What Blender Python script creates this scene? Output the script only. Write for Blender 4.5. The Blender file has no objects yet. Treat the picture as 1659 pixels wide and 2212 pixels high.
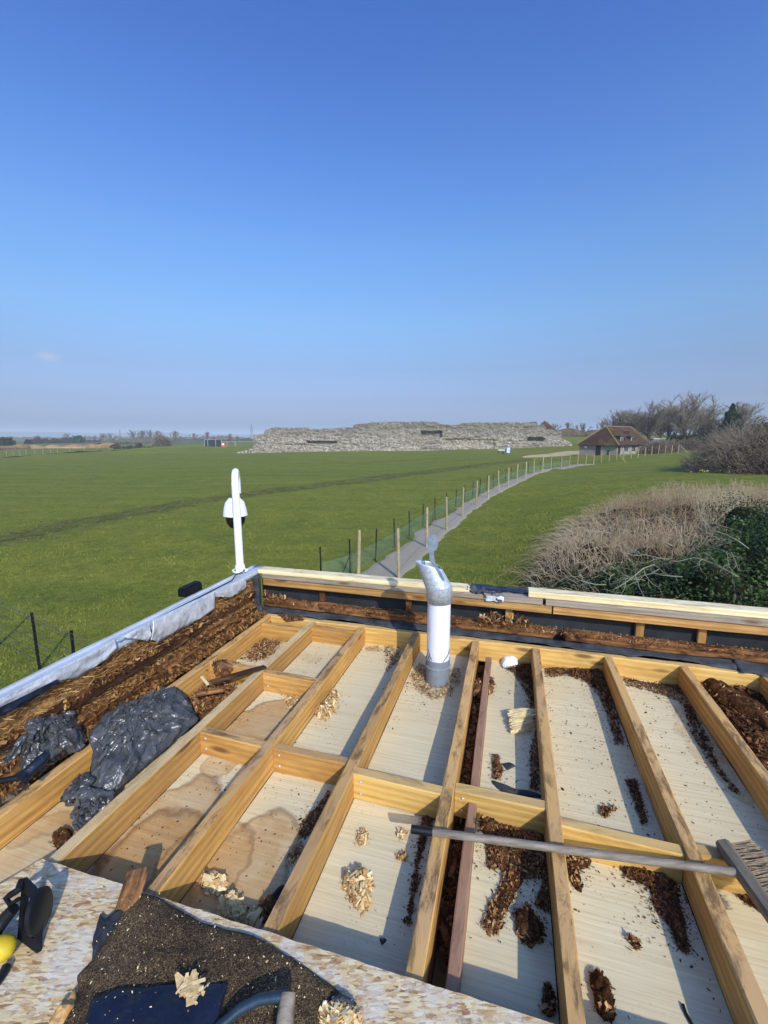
import bpy, math, random
import numpy as np
from mathutils import Vector, Matrix
rnd = random.Random(7); rng = np.random.default_rng(7)
SC = bpy.context.scene; COL = SC.collection
R = math.radians

# ------------------------------------------------------------------ camera, sky, sun, exposure
FPX = 965.0; PITCH = math.atan(162/FPX); ZC = 4.25
cam = bpy.data.cameras.new('camera'); co = bpy.data.objects.new('camera', cam); COL.objects.link(co)
co.location = (0, 0, ZC); co.rotation_euler = (R(90)-PITCH, 0, 0)
cam.sensor_fit = 'VERTICAL'; cam.sensor_height = 24; cam.lens = 24*FPX/2212
cam.clip_start = .05; cam.clip_end = 20000
SC.camera = co
SUN_EL, SUN_AZ = R(34), R(20)      # sun stands behind the camera, 20 degrees to the right
w = bpy.data.worlds.new('World'); SC.world = w; w.use_nodes = True
nt = w.node_tree; nt.nodes.clear()
sky = nt.nodes.new('ShaderNodeTexSky'); sky.sky_type = 'NISHITA'; sky.sun_disc = False
sky.sun_elevation = SUN_EL; sky.sun_rotation = R(180)-SUN_AZ
sky.air_density = 1.0; sky.dust_density = 3.0; sky.ozone_density = 3.0; sky.altitude = 0
bg = nt.nodes.new('ShaderNodeBackground'); bg.inputs[1].default_value = 0.15
wo = nt.nodes.new('ShaderNodeOutputWorld')
nt.links.new(bg.outputs[0], wo.inputs[0])
hs = nt.nodes.new('ShaderNodeHueSaturation'); hs.inputs['Saturation'].default_value = 1.0
# deeper blue overhead, greyer towards the horizon: one tint by height above the horizon, the same all round
wtc = nt.nodes.new('ShaderNodeTexCoord'); wsp = nt.nodes.new('ShaderNodeSeparateXYZ'); wcr = nt.nodes.new('ShaderNodeValToRGB'); wmx = nt.nodes.new('ShaderNodeMix')
wmx.data_type = 'RGBA'; wmx.blend_type = 'MULTIPLY'; wmx.inputs['Factor'].default_value = 1
nt.links.new(wtc.outputs['Generated'], wsp.inputs[0]); nt.links.new(wsp.outputs['Z'], wcr.inputs[0])
TINT = [(0, (.60, .68, 1.05)), (.039, (.60, .68, 1.05)), (.073, (.51, .545, .80)), (.14, (.50, .545, .69)), (.23, (.55, .70, .83)), (.35, (.53, .75, .98)), (.45, (.46, .70, 1.06)), (.63, (.34, .57, 1.05)), (1, (.33, .55, 1.0))]
while len(wcr.color_ramp.elements) < len(TINT): wcr.color_ramp.elements.new(.5)
for e_, (p_, c_) in zip(wcr.color_ramp.elements, TINT): e_.position = p_; e_.color = tuple(q for q in c_)+(1,)
nt.links.new(sky.outputs[0], wmx.inputs['A']); nt.links.new(wcr.outputs[0], wmx.inputs['B']); nt.links.new(wmx.outputs['Result'], hs.inputs['Color'])
# faint cloud puffs low over the horizon
def cloud_nodes():
    N = nt.nodes.new; L = nt.links.new
    tc = N('ShaderNodeTexCoord')
    nz = N('ShaderNodeTexNoise'); nz.inputs['Scale'].default_value = 22; nz.inputs['Detail'].default_value = 5
    mp = N('ShaderNodeMapping'); mp.inputs['Scale'].default_value = (1, 1, 2.6)
    L(tc.outputs['Generated'], mp.inputs[0]); L(mp.outputs[0], nz.inputs['Vector'])
    last = None
    for (px, py, rad, st) in CLOUDS:
        d = Vector(ray(px, py)).normalized()
        vd = N('ShaderNodeVectorMath'); vd.operation = 'SUBTRACT'; vd.inputs[1].default_value = d
        L(tc.outputs['Generated'], vd.inputs[0])
        sc = N('ShaderNodeVectorMath'); sc.operation = 'MULTIPLY'; sc.inputs[1].default_value = (1, 1, 2.4)
        L(vd.outputs[0], sc.inputs[0])
        ln = N('ShaderNodeVectorMath'); ln.operation = 'LENGTH'; L(sc.outputs[0], ln.inputs[0])
        a = N('ShaderNodeMath'); a.operation = 'MULTIPLY_ADD'; a.inputs[1].default_value = -1/rad; a.inputs[2].default_value = .55
        L(ln.outputs['Value'], a.inputs[0])
        b = N('ShaderNodeMath'); b.operation = 'ADD'; L(a.outputs[0], b.inputs[0]); L(nz.outputs['Fac'], b.inputs[1])
        c = N('ShaderNodeMapRange'); c.interpolation_type = 'SMOOTHSTEP'
        c.inputs['From Min'].default_value = .55; c.inputs['From Max'].default_value = 1.05; c.inputs['To Max'].default_value = st
        L(b.outputs[0], c.inputs['Value'])
        if last is None: last = c.outputs[0]
        else:
            m = N('ShaderNodeMath'); m.operation = 'MAXIMUM'; L(last, m.inputs[0]); L(c.outputs[0], m.inputs[1]); last = m.outputs[0]
    mx = N('ShaderNodeMix'); mx.data_type = 'RGBA'
    L(last, mx.inputs['Factor']); L(hs.outputs[0], mx.inputs['A']); mx.inputs['B'].default_value = (3.0, 2.9, 3.3, 1)
    L(mx.outputs['Result'], bg.inputs[0])
sl = bpy.data.lights.new('sun', 'SUN'); sl.energy = 2.5; sl.angle = R(.6); sl.color = (1, .93, .82)
so = bpy.data.objects.new('sun', sl); COL.objects.link(so)
LD = Vector((-math.sin(SUN_AZ)*math.cos(SUN_EL), math.cos(SUN_AZ)*math.cos(SUN_EL), -math.sin(SUN_EL)))
so.rotation_euler = LD.to_track_quat('-Z', 'Y').to_euler(); so.location = (3, -10, 20)
vs = SC.view_settings; vs.view_transform = 'Standard'; vs.look = 'None'; vs.gamma = 1; vs.use_curve_mapping = False
vs.exposure = 0.6
SC.render.engine = 'CYCLES'; SC.cycles.use_denoising = True
SC.cycles.max_bounces = 8; SC.cycles.volume_bounces = 1; SC.cycles.transparent_max_bounces = 12

# ------------------------------------------------------------------ picture geometry helpers
def ray(x, y):
    a = (x-829.5)/FPX; b = -(y-1106)/FPX
    s, c = math.sin(PITCH), math.cos(PITCH)
    return np.array([a, b*s+c, b*c-s])
def P(x, y, z):
    d = ray(x, y); return np.array([0, 0, ZC]) + d*(z-ZC)/d[2]
AN = R(15.9)
U = np.array([math.sin(AN), math.cos(AN), 0.]); V = np.array([math.cos(AN), -math.sin(AN), 0.])
ROOFROT = -AN                       # turns local +Y onto U
def W(v, u, z): return U*u + V*v + np.array([0, 0, z])
def PV(x, y, v):                    # on the upright plane v = const
    d = ray(x, y); return np.array([0, 0, ZC]) + d*v/(d@V)
def PU(x, y, u):
    d = ray(x, y); return np.array([0, 0, ZC]) + d*u/(d@U)
def D(x, y, zc):                    # at camera depth zc
    return np.array([0, 0, ZC]) + ray(x, y)*zc
CLOUDS = [(105, 770, .055, .4), (715, 797, .03, .07), (700, 830, .028, .08), (945, 836, .024, .10), (815, 838, .028, .06), (740, 850, .06, .05)]
cloud_nodes()
ZT, ZP = 2.88, 2.755                # joist tops, plywood

def vnoise(p, seed=0):
    p = np.asarray(p, float); i = np.floor(p).astype(np.int64); f = p-i; f = f*f*(3-2*f)
    def h(x, y, z):
        n = (x*374761393 + y*668265263 + z*2147483647 + seed*144665) & 0xffffffff
        n = ((n ^ (n >> 13))*1274126177) & 0xffffffff
        return ((n ^ (n >> 16)) & 0xffff)/65535.
    r = 0
    for a in (0, 1):
        for b in (0, 1):
            for c in (0, 1):
                wt = (f[..., 0] if a else 1-f[..., 0])*(f[..., 1] if b else 1-f[..., 1])*(f[..., 2] if c else 1-f[..., 2])
                r = r + wt*h(i[..., 0]+a, i[..., 1]+b, i[..., 2]+c)
    return r*2-1
def fbm(p, sc, oct=3, seed=0):
    p = np.asarray(p, float)*sc; r = 0; a = 1
    for o in range(oct):
        r = r+a*vnoise(p, seed+o); p = p*2.03+11.3; a *= .5
    return r

# ------------------------------------------------------------------ object helpers
def tag(o, label=None, cat=None, group=None, kind=None):
    if label: o['label'] = label
    if cat: o['category'] = cat
    if group: o['group'] = group
    if kind: o['kind'] = kind
    return o
def mesh(name, verts, faces, mat=None, smooth=False, tone=None):
    me = bpy.data.meshes.new(name)
    verts = np.asarray(verts, np.float32).reshape(-1, 3)
    if isinstance(faces, np.ndarray):
        k = faces.shape[1]; n = len(faces)
        me.vertices.add(len(verts)); me.vertices.foreach_set('co', verts.ravel())
        me.loops.add(n*k); me.loops.foreach_set('vertex_index', faces.astype(np.int32).ravel())
        me.polygons.add(n); me.polygons.foreach_set('loop_start', np.arange(n, dtype=np.int32)*k)
        me.update(calc_edges=True)
    else:
        me.from_pydata([tuple(map(float, v)) for v in verts], [], [tuple(map(int, f)) for f in faces]); me.update()
    if tone is not None:
        at = me.attributes.new('tone', 'FLOAT', 'POINT'); at.data.foreach_set('value', np.asarray(tone, np.float32))
    if smooth: me.shade_smooth()
    if mat: me.materials.append(mat)
    return me
def link(name, me, parent=None, loc=(0, 0, 0), rot=(0, 0, 0)):
    o = bpy.data.objects.new(name, me); COL.objects.link(o)
    o.location = tuple(map(float, loc)); o.rotation_euler = rot
    if parent is not None:
        o.parent = parent
        base = parent
        off = Vector((0, 0, 0))
        while base: off += base.location; base = base.parent
        o.location = Vector(o.location)-off
    return o
def thing(name, loc, label, cat, group=None):
    o = bpy.data.objects.new(name, None); COL.objects.link(o); o.location = tuple(map(float, loc)); o.empty_display_size = .1
    return tag(o, label, cat, group)
def boxm(x0, x1, y0, y1, z0, z1):
    v = [(x0, y0, z0), (x1, y0, z0), (x1, y1, z0), (x0, y1, z0), (x0, y0, z1), (x1, y0, z1), (x1, y1, z1), (x0, y1, z1)]
    f = [(0, 3, 2, 1), (4, 5, 6, 7), (0, 1, 5, 4), (1, 2, 6, 5), (2, 3, 7, 6), (3, 0, 4, 7)]
    return v, f
class MB:
    def __init__(s): s.v = []; s.f = []
    def add(s, v, f, M=None):
        n = len(s.v)
        for p in v: s.v.append(tuple(M @ Vector(p)) if M else tuple(map(float, p)))
        s.f += [tuple(i+n for i in q) for q in f]; return s
    def box(s, *a, M=None): return s.add(*boxm(*a), M=M)
    def tube(s, pts, r, n=8, cap=True):
        pts = [Vector(p) for p in pts]; rs = r if isinstance(r, (list, tuple)) else [r]*len(pts)
        b = len(s.v); up = Vector((0, 0, 1))
        for i, p in enumerate(pts):
            t = (pts[min(i+1, len(pts)-1)]-pts[max(i-1, 0)]).normalized()
            if i == 0:
                a = t.orthogonal().normalized()
            else:
                a = (a-t*a.dot(t)).normalized()
            c = t.cross(a)
            for k in range(n):
                th = 2*math.pi*k/n
                s.v.append(tuple(p+(a*math.cos(th)+c*math.sin(th))*rs[i]))
        for i in range(len(pts)-1):
            for k in range(n):
                s.f.append((b+i*n+k, b+i*n+(k+1) % n, b+(i+1)*n+(k+1) % n, b+(i+1)*n+k))
        if cap:
            s.f.append(tuple(b+k for k in range(n))[::-1]); s.f.append(tuple(b+(len(pts)-1)*n+k for k in range(n)))
        return s
    def lathe(s, prof, n=24, c=(0, 0, 0)):
        b = len(s.v)
        for r, z in prof:
            for k in range(n):
                th = 2*math.pi*k/n; s.v.append((c[0]+r*math.cos(th), c[1]+r*math.sin(th), c[2]+z))
        for i in range(len(prof)-1):
            for k in range(n): s.f.append((b+i*n+k, b+i*n+(k+1) % n, b+(i+1)*n+(k+1) % n, b+(i+1)*n+k))
        return s
    def me(s, name, mat, smooth=False): return mesh(name, s.v, s.f, mat, smooth)
def autosm(me, ang=35):
    me.shade_smooth()
    try: me.set_sharp_from_angle(angle=R(ang))
    except Exception: pass
    return me

# ------------------------------------------------------------------ materials
def lin(h):
    h = h.lstrip('#'); c = [int(h[i:i+2], 16)/255 for i in (0, 2, 4)]
    return tuple((x/12.92 if x <= .04045 else ((x+.055)/1.055)**2.4) for x in c)+(1,)
class M:
    def __init__(s, name, rough=.8, metal=0, spec=.3):
        s.m = bpy.data.materials.new(name); s.m.use_nodes = True; s.t = s.m.node_tree
        s.b = s.t.nodes['Principled BSDF']; s.b.inputs['Roughness'].default_value = rough
        s.b.inputs['Metallic'].default_value = metal; s.b.inputs['Specular IOR Level'].default_value = spec
        s._oc = None
    def n(s, k, **kw):
        x = s.t.nodes.new('ShaderNode'+k)
        for a, b in kw.items(): setattr(x, a, b)
        return x
    def l(s, a, b): s.t.links.new(a, b)
    def coord(s, scale=(1, 1, 1), rnd_off=True):
        tc = s.n('TexCoord'); mp = s.n('Mapping'); mp.inputs['Scale'].default_value = scale
        if rnd_off:
            oi = s.n('ObjectInfo'); mu = s.n('Math', operation='MULTIPLY'); mu.inputs[1].default_value = 37.
            s.l(oi.outputs['Random'], mu.inputs[0]); ad = s.n('VectorMath', operation='ADD')
            s.l(tc.outputs['Object'], ad.inputs[0]); s.l(mu.outputs[0], ad.inputs[1]); s.l(ad.outputs[0], mp.inputs[0])
        else: s.l(tc.outputs['Object'], mp.inputs[0])
        return mp.outputs[0]
    def noise(s, co, scale, detail=4, rough=.55, dist=0, lo=None, hi=None, out='Fac'):
        x = s.n('TexNoise'); x.inputs['Scale'].default_value = scale; x.inputs['Detail'].default_value = detail
        x.inputs['Roughness'].default_value = rough; x.inputs['Distortion'].default_value = dist
        s.l(co, x.inputs['Vector'])
        o = x.outputs[out]
        return s.rng(o, lo, hi) if lo is not None else o
    def vor(s, co, scale, feature='F1', out='Distance', randm=1.):
        x = s.n('TexVoronoi', feature=feature); x.inputs['Scale'].default_value = scale; x.inputs['Randomness'].default_value = randm
        s.l(co, x.inputs['Vector']); return x.outputs[out]
    def rng(s, v, lo, hi, a=0., b=1.):
        x = s.n('MapRange'); x.interpolation_type = 'SMOOTHSTEP'
        x.inputs['From Min'].default_value = lo; x.inputs['From Max'].default_value = hi
        x.inputs['To Min'].default_value = a; x.inputs['To Max'].default_value = b
        s.l(v, x.inputs['Value']); return x.outputs[0]
    def mul(s, a, b, op='MULTIPLY'):
        x = s.n('Math', operation=op)
        for i, q in enumerate((a, b)):
            if isinstance(q, (int, float)): x.inputs[i].default_value = q
            else: s.l(q, x.inputs[i])
        return x.outputs[0]
    def mix(s, f, a, b, mode='MIX'):
        x = s.n('Mix', data_type='RGBA', blend_type=mode)
        for k, q in (('Factor', f), ('A', a), ('B', b)):
            if isinstance(q, str): q = lin(q)
            if isinstance(q, (int, float)): x.inputs[k].default_value = q
            elif isinstance(q, tuple): x.inputs[k].default_value = q
            else: s.l(q, x.inputs[k])
        return x.outputs['Result']
    def ramp(s, v, stops):
        x = s.n('ValToRGB'); e = x.color_ramp.elements
        while len(e) < len(stops): e.new(.5)
        for q, (p, c) in zip(e, stops): q.position = p; q.color = lin(c) if isinstance(c, str) else c
        s.l(v, x.inputs[0]); return x.outputs[0]
    def attr(s, name, out='Fac'):
        x = s.n('Attribute', attribute_name=name); return x.outputs[out]
    def col(s, c):
        if isinstance(c, str): s.b.inputs['Base Color'].default_value = lin(c)
        elif isinstance(c, tuple): s.b.inputs['Base Color'].default_value = c
        else: s.l(c, s.b.inputs['Base Color'])
        return s
    def bump(s, h, strength=.3, dist=.01, prev=None):
        x = s.n('Bump'); x.inputs['Strength'].default_value = strength; x.inputs['Distance'].default_value = dist
        s.l(h, x.inputs['Height']); s.l(x.outputs[0], s.b.inputs['Normal']); return s
    def upmask(s, lo=.6, hi=.9):
        g = s.n('NewGeometry'); sp = s.n('SeparateXYZ'); s.l(g.outputs['Normal'], sp.inputs[0]); return s.rng(sp.outputs['Z'], lo, hi)

def wood(name, light, dark, topc, topamt=.6, dirt='#4a3420', dirtamt=.5, grain=1., rough=.75, knots=True, rot=0.):
    m = M(name, rough)
    c1 = m.coord((2.2, 38, 38)); g = m.noise(c1, 1.2, 5, .6, .6)
    c2 = m.coord((.9, 14, 14)); wv = m.n('TexWave', wave_type='BANDS', bands_direction='Z')
    wv.inputs['Scale'].default_value = .7; wv.inputs['Distortion'].default_value = 5; wv.inputs['Detail'].default_value = 2; wv.inputs['Detail Scale'].default_value = .8
    m.l(c2, wv.inputs['Vector'])
    gf = m.noise(m.coord((.7, 9, 9)), 1.6, 4, .6, 1.6); mixg = m.mul(m.mul(g, .45), m.mul(m.mul(wv.outputs['Fac'], .14), m.mul(gf, .42), 'ADD'), 'ADD')
    base = m.ramp(mixg, [(.33, dark), (.60, light)])
    ci = m.coord((1.3, 1.3, 1.3)); big = m.noise(ci, 1.6, 3, .5, 0, .35, .7)
    base = m.mix(m.mul(big, .35), base, dark)
    if knots:
        ck = m.coord((2.6, 9, 9)); k = m.vor(ck, 1.0); km = m.rng(k, .07, .22, 1, 0)
        ringk = m.mul(m.rng(k, .16, .30, 0, 1), m.rng(k, .30, .5, 1, 0)); base = m.mix(m.mul(ringk, .35), base, dark); base = m.mix(m.mul(km, .8), base, '#5f3a1c')
    crk = m.noise(m.coord((1.1, 60, 60)), 1.4, 3, .6, .2, .63, .70); base = m.mix(m.mul(crk, .35), base, '#5a3a1e')
    up = m.upmask()
    cd = m.coord((5, 16, 16)); dn = m.noise(cd, 1.1, 6, .72, .5, .46, .66)
    tn = m.noise(m.coord((3, 9, 9)), .9, 3, .5, 0, .3, .7)
    top = m.mix(m.mul(tn, .6), topc, light)
    base = m.mix(m.mul(up, topamt), base, top)
    base = m.mix(m.mul(m.mul(dn, m.mul(m.mul(up, .8), .2, 'ADD')), dirtamt), base, dirt)
    if rot > 0:
        rn = m.noise(m.coord((4, 10, 10)), 1.3, 6, .7, .8, .62-.4*rot, .75-.25*rot)
        base = m.mix(rn, base, '#3a2113')
    ob = m.n('ObjectInfo'); v = m.rng(ob.outputs['Random'], 0, 1, .88, 1.1)
    hv = m.n('HueSaturation'); m.l(v, hv.inputs['Value']); m.l(base, hv.inputs['Color'])
    m.col(hv.outputs[0]); m.bump(m.mul(m.mul(g, dn, 'SUBTRACT'), 1.), .25*grain, .006)
    return m.m
MJ = wood('timber_treated', '#d3a55c', '#a8763a', '#b8956c', .75, dirtamt=.75)
MJB = wood('timber_yellow', '#d8b468', '#b88a45', '#bf9d74', .55, dirtamt=.35)
MJR = wood('timber_reddish', '#b08a68', '#8a644a', '#a5806a', .4, dirtamt=.4)
MJP = wood('timber_pale', '#c69a55', '#9d7240', '#d2bd92', .9, dirtamt=.35)
MGR = wood('timber_grey', '#a89a86', '#7e7264', '#b0a89a', .6, dirtamt=.4)
MRL = wood('timber_rail', '#c39a5e', '#8c6232', '#a98a60', .3, dirtamt=.9)
MROT = wood('timber_rotten', '#a5723f', '#5e3a1e', '#8c6848', .5, dirtamt=1., rot=.5, grain=2.2)
MROT2 = wood('timber_rotten_dark', '#7a4f2e', '#3a2415', '#77583e', .6, dirtamt=1., rot=.7, grain=2.5)
MFRESH = wood('timber_fresh_pale', '#ecdcae', '#cdb47c', '#ecdfb8', .5, dirt='#6b5132', dirtamt=.45, knots=True)

def m_ply():
    m = M('plywood', .7)
    tc = m.coord((1, 1, 1), False)
    c1 = m.coord((1.2, 45, 1), False)
    g = m.noise(c1, 2.2, 5, .6, .9)
    g2 = m.noise(m.coord((2.5, 150, 1), False), 1.3, 3, .6, 0, .45, .75)
    base = m.ramp(g, [(.25, '#c2b48c'), (.5, '#d8caa2'), (.8, '#e6dab6')])
    base = m.mix(m.mul(g2, .16), base, '#948a6c')
    big = m.noise(tc, 1.7, 4, .6, 0, .35, .75); base = m.mix(m.mul(big, .4), base, '#c9b282')
    warp = m.n('TexNoise'); warp.inputs['Scale'].default_value = 5.; warp.inputs['Detail'].default_value = 4; m.l(tc, warp.inputs['Vector'])
    wsub = m.n('VectorMath', operation='SUBTRACT'); wsub.inputs[1].default_value = (.5, .5, .5); m.l(warp.outputs['Color'], wsub.inputs[0])
    wsc = m.n('VectorMath', operation='MULTIPLY'); wsc.inputs[1].default_value = (.22, .22, 0); m.l(wsub.outputs[0], wsc.inputs[0])
    wad = m.n('VectorMath', operation='ADD'); m.l(tc, wad.inputs[0]); m.l(wsc.outputs[0], wad.inputs[1])
    for (px, py, rx, ry, st) in STAINS:
        p = P(px, py, ZP); v, u = float(p@V), float(p@U)
        sb = m.n('VectorMath', operation='SUBTRACT'); sb.inputs[1].default_value = (v, u, 0); m.l(wad.outputs[0], sb.inputs[0])
        ml = m.n('VectorMath', operation='MULTIPLY'); ml.inputs[1].default_value = (1/rx, 1/ry, 0); m.l(sb.outputs[0], ml.inputs[0])
        ln = m.n('VectorMath', operation='LENGTH'); m.l(ml.outputs[0], ln.inputs[0]); d = ln.outputs['Value']
        ins = m.rng(d, .88, 1.0, 1, 0); ring = m.mul(m.rng(d, .86, .97, 0, 1), m.rng(d, .97, 1.06, 1, 0))
        inner = m.noise(wad.outputs[0], 7, 4, .6, .5, .3, .7)
        base = m.mix(m.mul(ins, m.mul(m.mul(inner, .35, 'MULTIPLY'), .5*st, 'ADD')), base, m.mix(g, '#9c6e38', '#cda466'))
        base = m.mix(m.mul(ring, .65*st), base, '#704720')
    # thin grime specks
    sp = m.vor(m.coord((1, 1, 1), False), 60); spm = m.mul(m.rng(sp, .0, .22, 1, 0), m.noise(tc, 5, 3, .5, 0, .5, .65))
    base = m.mix(m.mul(spm, .55), base, '#4a3a28')
    m.col(base); m.bump(g, .1, .003); return m.m
STAINS = [(350, 1800, .17, .30, .9), (300, 1900, .2, .3, 1.), (560, 1570, .16, .24, 1.), (530, 1890, .17, .28, .9), (430, 1870, .16, .2, .7),
          (60, 1840, .3, .16, .7), (130, 1745, .1, .2, .5), (1570, 1660, .08, .25, .45), (1520, 1600, .12, .3, .25), (660, 1420, .1, .06, .15), (480, 1650, .1, .1, .6)]
MPLY = m_ply()

def m_osb():
    m = M('flake_board', .8)
    tc = m.coord((1, 1, 1), False)
    layers = []
    base = None
    for i, (ang, st) in enumerate([(.3, 3.6), (1.3, 4.0), (2.3, 3.4), (-.4, 4.2)]):
        mp = m.n('Mapping'); mp.inputs['Rotation'].default_value = (0, 0, ang); mp.inputs['Scale'].default_value = (1, st, 1); mp.inputs['Location'].default_value = (i*3.1, i, 0)
        m.l(tc, mp.inputs[0])
        x = m.n('TexVoronoi'); x.inputs['Scale'].default_value = 30+5*i; m.l(mp.outputs[0], x.inputs['Vector'])
        sp = m.n('SeparateColor'); m.l(x.outputs['Color'], sp.inputs[0])
        c = m.ramp(sp.outputs[0], [(0, '#8a6440'), (.14, '#a8845a'), (.35, '#c4a674'), (.6, '#d2bc8c'), (.8, '#dccca4'), (1, '#b5926a')])
        if base is None: base = c; h = sp.outputs[1]
        else:
            sel = m.rng(sp.outputs[1], .5, .56); base = m.mix(sel, base, c); h = m.mul(h, sp.outputs[2], 'ADD')
    lim = m.noise(tc, 9, 6, .8, .3, .46, .6); base = m.mix(m.mul(lim, .5), base, '#d2d0c6')
    dk = m.noise(m.coord((1, 2.6, 1), False), 34, 5, .75, .2, .58, .68); base = m.mix(m.mul(dk, .6), base, '#6c4a3c')
    m.col(base); m.bump(h, .35, .004); return m.m
MOSB = m_osb()
def simple(name, c1, c2, sc, rough=.8, metal=0, bump=.2, bd=.01, spec=.3, coordscale=(1, 1, 1), detail=5, lo=.3, hi=.7):
    m = M(name, rough, metal, spec); n = m.noise(m.coord(coordscale), sc, detail, .6, .2)
    m.col(m.ramp(n, [(lo, c1), (hi, c2)])); m.bump(n, bump, bd); return m.m
def toned(name, stops, rough=.85, bump=0, sc=60, transl=0, spec=.2):
    m = M(name, rough, 0, spec); t = m.attr('tone')
    if sc:
        n = m.noise(m.coord(), sc, 3, .6); t = m.mul(t, m.mul(m.mul(n, .5, 'SUBTRACT'), .35), 'ADD')
    m.col(m.ramp(t, stops))
    if bump: m.bump(n, bump, .01)
    return m.m
MDEB = toned('wood_crumbs', [(0, '#2a190f'), (.3, '#59371f'), (.55, '#8a5f3a'), (.8, '#bd9562'), (1, '#e6cf9c')], .9, .6, 90)
MSHAV = toned('wood_shavings', [(0, '#7a4f2a'), (.4, '#b88d56'), (.8, '#e0c48c'), (1, '#f1dfb4')], .8, .4, 60)
MFIB = toned('rotten_fibre_board', [(0, '#2c1a0e'), (.3, '#5d3c20'), (.6, '#8a6236'), (.85, '#a98252'), (1, '#c4a06c')], .95, .8, 70)
def m_bark():
    m = M('rotten_bark', .95, 0, .1); tc = m.coord((1, 1, 1)); n = m.noise(tc, 26, 7, .75, .8); n2 = m.noise(tc, 90, 5, .8, .4)
    m.col(m.ramp(m.mul(m.mul(n, .6), m.mul(n2, .4), 'ADD'), [(.32, '#1f120a'), (.46, '#4b2f1b'), (.56, '#75502f'), (.7, '#b18a5e')])); m.bump(m.mul(n, n2, 'ADD'), 1., .02); return m.m
MBARK = m_bark()
MBAG = M('bin_bag_plastic', .3, 0, .6)
_n = MBAG.noise(MBAG.coord(), 9, 5, .6, .8); MBAG.col(MBAG.ramp(_n, [(.3, '#3a3a3b'), (.7, '#555657')])); MBAG.bump(MBAG.mul(MBAG.noise(MBAG.coord(), 7, 4, .6, 2.2), MBAG.mul(MBAG.vor(MBAG.coord(), 9), .8), 'ADD'), .35, .05)
MBAG.b.inputs['Roughness'].default_value = .27; MBAG = MBAG.m
MBLK = simple('black_panel', '#1d1f22', '#33373b', 6, .75, bump=.3)
MFELT = simple('bitumen_felt', '#26282b', '#4a4d50', 12, .7, bump=.5)
def m_gran():
    m = M('granule_felt', .95); tc = m.coord((1, 1, 1), False)
    a = m.vor(tc, 420, out='Color'); sp = m.n('SeparateColor'); m.l(a, sp.inputs[0]); big = m.noise(tc, 5, 4, .6)
    c = m.ramp(m.mul(m.mul(sp.outputs[0], .55), m.mul(big, .55), 'ADD'), [(.3, '#1f160d'), (.5, '#3d2d1c'), (.68, '#5a4830'), (.85, '#776447')])
    m.col(c); m.bump(sp.outputs[1], .8, .005); return m.m
MGRAN = m_gran()
MNAVY = simple('navy_membrane', '#0e1422', '#1b2333', 8, .4, bump=.6, bd=.03, spec=.5)
MFOIL = simple('silver_flashing', '#b4bac0', '#e6e9eb', 16, .36, .35, .6, .02, .5)
MCAP = simple('grey_cap_sheet', '#a9afb4', '#c3c9ce', 5, .55, .1, .1, .01, .4)
MWPVC = simple('white_plastic', '#d9dbe2', '#eef0f5', 9, .45, bump=.08, spec=.5)
MWPNT = simple('white_paint', '#e9ebf0', '#f5f6fa', 9, .35, bump=.03, spec=.5)
MGPVC = simple('grey_plastic', '#6f747b', '#858b93', 12, .55, bump=.1)
MDGL = simple('smoked_dome', '#0b0c0e', '#16181b', 5, .08, bump=0, spec=.8)
MRUST = simple('rust', '#8a6a3a', '#c9a86a', 20, .8)
MBLKM = simple('black_metal', '#15171a', '#24272b', 14, .45, .3)
MBRSH = simple('bristles', '#8a7358', '#b39a78', 60, .9, bump=.5, coordscale=(1, 1, .15))
MBRW = simple('broom_grey_wood', '#5c5344', '#857a68', 9, .75, coordscale=(1, 6, 6), bump=.4)
MHAND = simple('worn_handle', '#5c5345', '#95897a', 8, .6, coordscale=(1.2, 9, 9), bump=.2)
MYEL = simple('yellow_casing', '#b59a1c', '#d9bd34', 10, .45, bump=.05)
MSTEEL = simple('dull_steel', '#59595c', '#8a8a8c', 10, .4, .8)
MTEAL = simple('dark_blue_tube', '#25323c', '#3f5463', 10, .35, .4)
MPAPER = simple('white_torn_plastic', '#dedee4', '#f4f4f8', 14, .5, bump=.4)
def m_galv():
    m = M('galvanised_steel', .42, .35, .5); v = m.vor(m.coord((1, 1, 1)), 95, out='Color'); sp = m.n('SeparateColor'); m.l(v, sp.inputs[0])
    m.col(m.ramp(sp.outputs[0], [(0, '#a6b0b8'), (.5, '#b6c0c8'), (1, '#c8d1d8')]))
    m.l(m.rng(sp.outputs[1], 0, 1, .32, .55), m.b.inputs['Roughness']); return m.m
MGALV = m_galv()
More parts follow.
